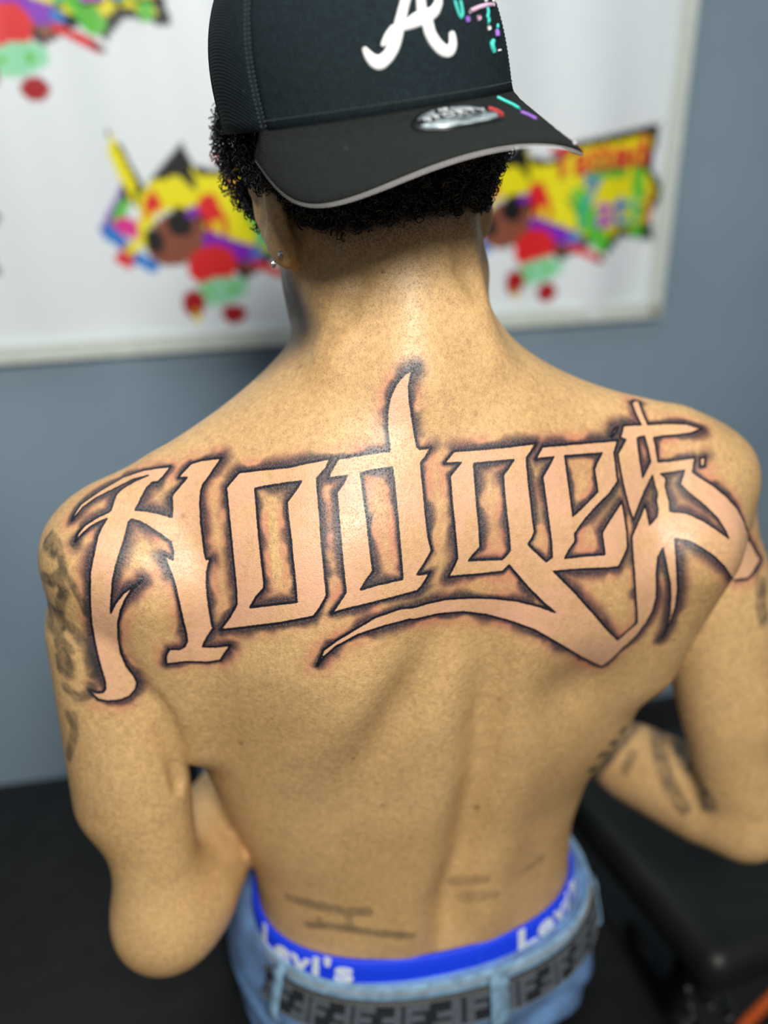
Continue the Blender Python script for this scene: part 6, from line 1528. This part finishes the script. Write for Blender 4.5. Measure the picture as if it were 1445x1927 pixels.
def brim_z(x, y):
    """height of the visor over the cap's own plane at x, y"""
    x, y = np.ravel(x).astype(float), np.ravel(y).astype(float)
    y0 = CAP_B * math.cos(CAP_PHI)
    yr = CAP_B * np.sqrt(np.clip(1 - (x / CAP_A) ** 2, 0, 1))
    ye = np.interp(x, _be[:, 0], _be[:, 1])
    w = np.clip((y - yr) / (ye - yr), 0, 1)
    z = -CAP_D * (x / CAP_W) ** 2 * np.clip((y - 0.6 * y0) / (CAP_L + CAP_B - y0), 0, 1) ** 0.5 * w ** 0.5
    return z - CAP_T * np.clip(y - yr, 0, 9) * np.minimum(1, w * 8)


SCX, SCY, SA, SB, SROT = 0.0030, 0.1240, 0.0285, 0.0168, math.radians(3)


def on_brim(p, q, off):
    """sticker coordinates (p to the viewer's right, q up towards the crown) -> world"""
    p, q = np.asarray(p, float), np.asarray(q, float)
    x = SCX + p * math.cos(SROT) - q * math.sin(SROT)
    y = SCY - (q * math.cos(SROT) + p * math.sin(SROT))
    return cap_w(np.stack([x, y, brim_z(x, y) + off], -1))


def disc(sa, sb, off, clip=None, rings=6, n=72, thick=0.0004):
    V, F = [], []
    a = np.linspace(0, 2 * math.pi, n, endpoint=False)
    for k in range(rings + 1):
        f = max(k / rings, 0.001)
        q = sb * f * np.sin(a)
        p = sa * f * np.cos(a)
        if clip:
            q = np.clip(q, *clip)
        V.append(on_brim(p, q, off))
    p, q = sa * np.cos(a), sb * np.sin(a)
    if clip:
        q = np.clip(q, *clip)
    V.append(on_brim(p, q, off - thick))
    V = np.concatenate(V)
    return V, grid_faces(rings + 2, n, False, True)


BLK = simple('sticker_black', (0.010, 0.011, 0.012), 0.25, 0.05)
FOIL_T = NT('silver_foil')
fn_ = FOIL_T.noise(160.0, 3.0, 0.6)
FOIL_T.set(Base_Color=FOIL_T.mix(FOIL_T.ramp(fn_, 0.35, 0.65), (0.16, 0.21, 0.23), (0.62, 0.72, 0.75)), Metallic=0.5, Roughness=0.35,
           Normal=FOIL_T.bump(FOIL_T.noise(240.0, 3.0), 0.25, 0.0005))
FOIL = FOIL_T.m
stk = obj('sticker', *disc(SA, SB, 0.0016), BLK, cap)
tag(stk, 'oval black and silver foil sticker on the visor')
obj('sticker_foil', *disc(SA * 0.86, SB * 0.86, 0.0019), FOIL, cap)
obj('sticker_band', *disc(SA * 0.87, SB * 0.87, 0.0021, (-0.0016, 0.0052)), BLK, cap)
TXT = simple('sticker_white', (0.75, 0.80, 0.82), 0.4, 0.04)
V, F = text_mesh('9FORTY', 0.0088, 0.0001, -0.00012, 0.0, 5, 1.22)
V[:, 0] *= 0.040 / max(V[:, 0].max() - V[:, 0].min(), 1e-6)
obj('sticker_lettering', on_brim(V[:, 0], V[:, 1] - 0.0013, 0.0024 + V[:, 2]), F, TXT, cap, False)
V, F = text_mesh('ADJUSTABLE', 0.0036, 0.0001, 0.0)
obj('sticker_lettering', on_brim(V[:, 0] * 1.05 + 0.002, V[:, 1] - 0.0066, 0.0022 + V[:, 2]), F, BLK, cap, False)
fx = [(-0.0105, 0.0068), (-0.0005, 0.0068), (0.0025, 0.0122), (-0.0075, 0.0122)]
obj('sticker_flag', on_brim([p[0] for p in fx], [p[1] for p in fx], np.full(4, 0.0023)), [(0, 1, 2, 3)], BLK, cap, False)
V, F = text_mesh('NE', 0.0046, 0.0001, 0.0001, 0.3)
obj('sticker_lettering', on_brim(V[:, 0] - 0.004, V[:, 1] + 0.0078, 0.0026 + V[:, 2]), F, TXT, cap, False)
ra = np.linspace(-0.55, 0.42, 18)
obj('sticker_arc', *tube([Vector(p) for p in on_brim(SA * 0.95 * np.cos(ra), SB * 0.95 * np.sin(ra), np.full(18, 0.0017))], 0.0010, 6),
    simple('sticker_red', (0.55, 0.03, 0.03), 0.4), cap)

# ------------------------------------------------------------------ curls
rng = np.random.default_rng(7)
CAPL = BC - CAP_P
cz_ = CAPL @ CAP_Z
hm = np.where((scalp > 0.5) & (cz_ < 0.012) & near_head)[0]
curls = []
side = np.abs(HAZ)
pick = rng.choice(hm, 6000)
for i in pick:
    p, nrm = BC[i], BN[i]
    up_ = HB[i, 2] - HLINE[i]
    th = min(0.003 + up_ * 0.42, 0.019)
    if side[i] > 70:
        th *= 1.15
    c = p + nrm * (0.0015 + th * rng.random() ** 0.6) + rng.normal(0, 0.0012, 3)
    ax = nrm * rng.normal(0.5, 0.5) + rng.normal(0, 0.7, 3)
    ax /= np.linalg.norm(ax)
    a = np.cross(ax, rng.normal(0, 1, 3))
    a /= np.linalg.norm(a)
    b = np.cross(ax, a)
    R0 = rng.uniform(0.0014, 0.0034)
    turns = rng.uniform(1.0, 1.9)
    m = 11
    t = np.linspace(0, 1, m)
    pts = c + np.outer(np.cos(t * turns * 6.283) * R0, a) + np.outer(np.sin(t * turns * 6.283) * R0, b) + np.outer((t - 0.5) * 0.006, ax)
    curls.append(pts)
for sg in (-1, 1):                       # fuller tufts over the tops of the ears
    for q in range(1500):
        v = rng.normal(0, 1, 3)
        v /= np.linalg.norm(v)
        v *= rng.random() ** 0.33
        hc = np.array([sg * (0.0770 if sg < 0 else 0.0840), -0.020, 0.016]) + v * np.array([0.019, 0.032, 0.028])
        c = HEAD_C + HEAD_R @ (hc * HEAD_S)
        ax = rng.normal(0, 1, 3)
        ax /= np.linalg.norm(ax)
        a = np.cross(ax, rng.normal(0, 1, 3))
        a /= np.linalg.norm(a)
        b = np.cross(ax, a)
        R0, turns = rng.uniform(0.0014, 0.0034), rng.uniform(1.0, 1.9)
        t = np.linspace(0, 1, 11)
        curls.append(c + np.outer(np.cos(t * turns * 6.283) * R0, a) + np.outer(np.sin(t * turns * 6.283) * R0, b) + np.outer((t - 0.5) * 0.006, ax))
CU = np.array(curls)
n_c, m_c = CU.shape[:2]
T = np.gradient(CU, axis=1)
T /= np.linalg.norm(T, axis=2)[..., None]
A_ = np.cross(T, np.array([0.31, 0.52, 0.80]))
A_ /= np.linalg.norm(A_, axis=2)[..., None] + 1e-9
B_ = np.cross(T, A_)
rr = (np.linspace(1, 0.5, m_c) * 0.00066)[None, :, None]
ringv = np.stack([CU + A_ * rr * math.cos(q) + B_ * rr * math.sin(q) for q in (0, 2.094, 4.189)], 2)
base_f = np.array([(j * 3 + k, j * 3 + (k + 1) % 3, (j + 1) * 3 + (k + 1) % 3, (j + 1) * 3 + k) for j in range(m_c - 1) for k in range(3)])
FF = (base_f[None] + (np.arange(n_c) * m_c * 3)[:, None, None]).reshape(-1, 4)
hme = mesh_np('hair', ringv.reshape(-1, 3), FF)
HT = NT('black_hair')
HT.set(Base_Color=HT.mix(HT.ramp(HT.noise(300.0, 2.0), 0.4, 0.7), (0.006, 0.006, 0.009), (0.022, 0.022, 0.028)), Roughness=0.38, Specular_IOR_Level=0.6)
hme.materials.append(HT.m)
hair = bpy.data.objects.new('hair', hme)
link(hair, person)
fix_parent(hair, person)
tag(hair, 'short tight black curls below the cap', kind='stuff')

VV, VF = [], []
for sg in (-1, 1):                       # dense hair inside the tufts
    nb, mb = 14, 20
    off0 = len(VV)
    for i in range(nb):
        th_ = math.pi * (i + 0.5) / nb
        for j in range(mb):
            q = 2 * math.pi * j / mb
            wob = 1 + 0.10 * math.sin(5 * q + 3 * th_) * math.sin(4 * th_)
            hc = np.array([sg * (0.0770 if sg < 0 else 0.0830) + 0.013 * wob * math.sin(th_) * math.cos(q), -0.020 + 0.025 * wob * math.sin(th_) * math.sin(q), 0.016 + 0.022 * wob * math.cos(th_)])
            VV.append(HEAD_C + HEAD_R @ (hc * HEAD_S))
    VF += grid_faces(nb, mb, False, True, off0)
tag(obj('hair_underlayer', VV, VF, HT.m, person), kind='stuff')


def ball(c, r, sub=2):
    bm = bmesh.new()
    bmesh.ops.create_icosphere(bm, subdivisions=sub, radius=r)
    bmesh.ops.translate(bm, vec=c, verts=bm.verts)
    return bm


def gem_ball(c, r):
    return ball(c, r, 1)


def head_w(h):
    return Vector(HEAD_C + HEAD_R @ (np.array(h) * HEAD_S))


STUD = NT('crystal_stud')
STUD.set(Base_Color=(0.90, 0.93, 0.95), Metallic=0.9, Roughness=0.08)
for h, r in (((-0.0850, -0.0045, -0.0465), 0.0024), ((-0.0865, 0.0065, -0.0485), 0.0021)):
    e = obj_bm('ear_stud', gem_ball(head_w(h), r), STUD.m, person, False)
    obj('setting', *torus(head_w(h), HEAD_R @ np.array([-1.0, -0.3, 0]), r * 0.95, 0.0004, 14, 5), steel, e)
EYE = simple('eye_white', (0.75, 0.72, 0.70), 0.2, 0.03)
IRIS = simple('eye_brown', (0.05, 0.02, 0.01), 0.15, 0.05)
for sg in (-1, 1):
    e = obj_bm('eye', ball(head_w((sg * 0.031, 0.0810, 0.004)), 0.0118, 3), EYE, person)
    obj_bm('iris', ball(head_w((sg * 0.031, 0.0870, 0.0035)), 0.0066, 3), IRIS, e)
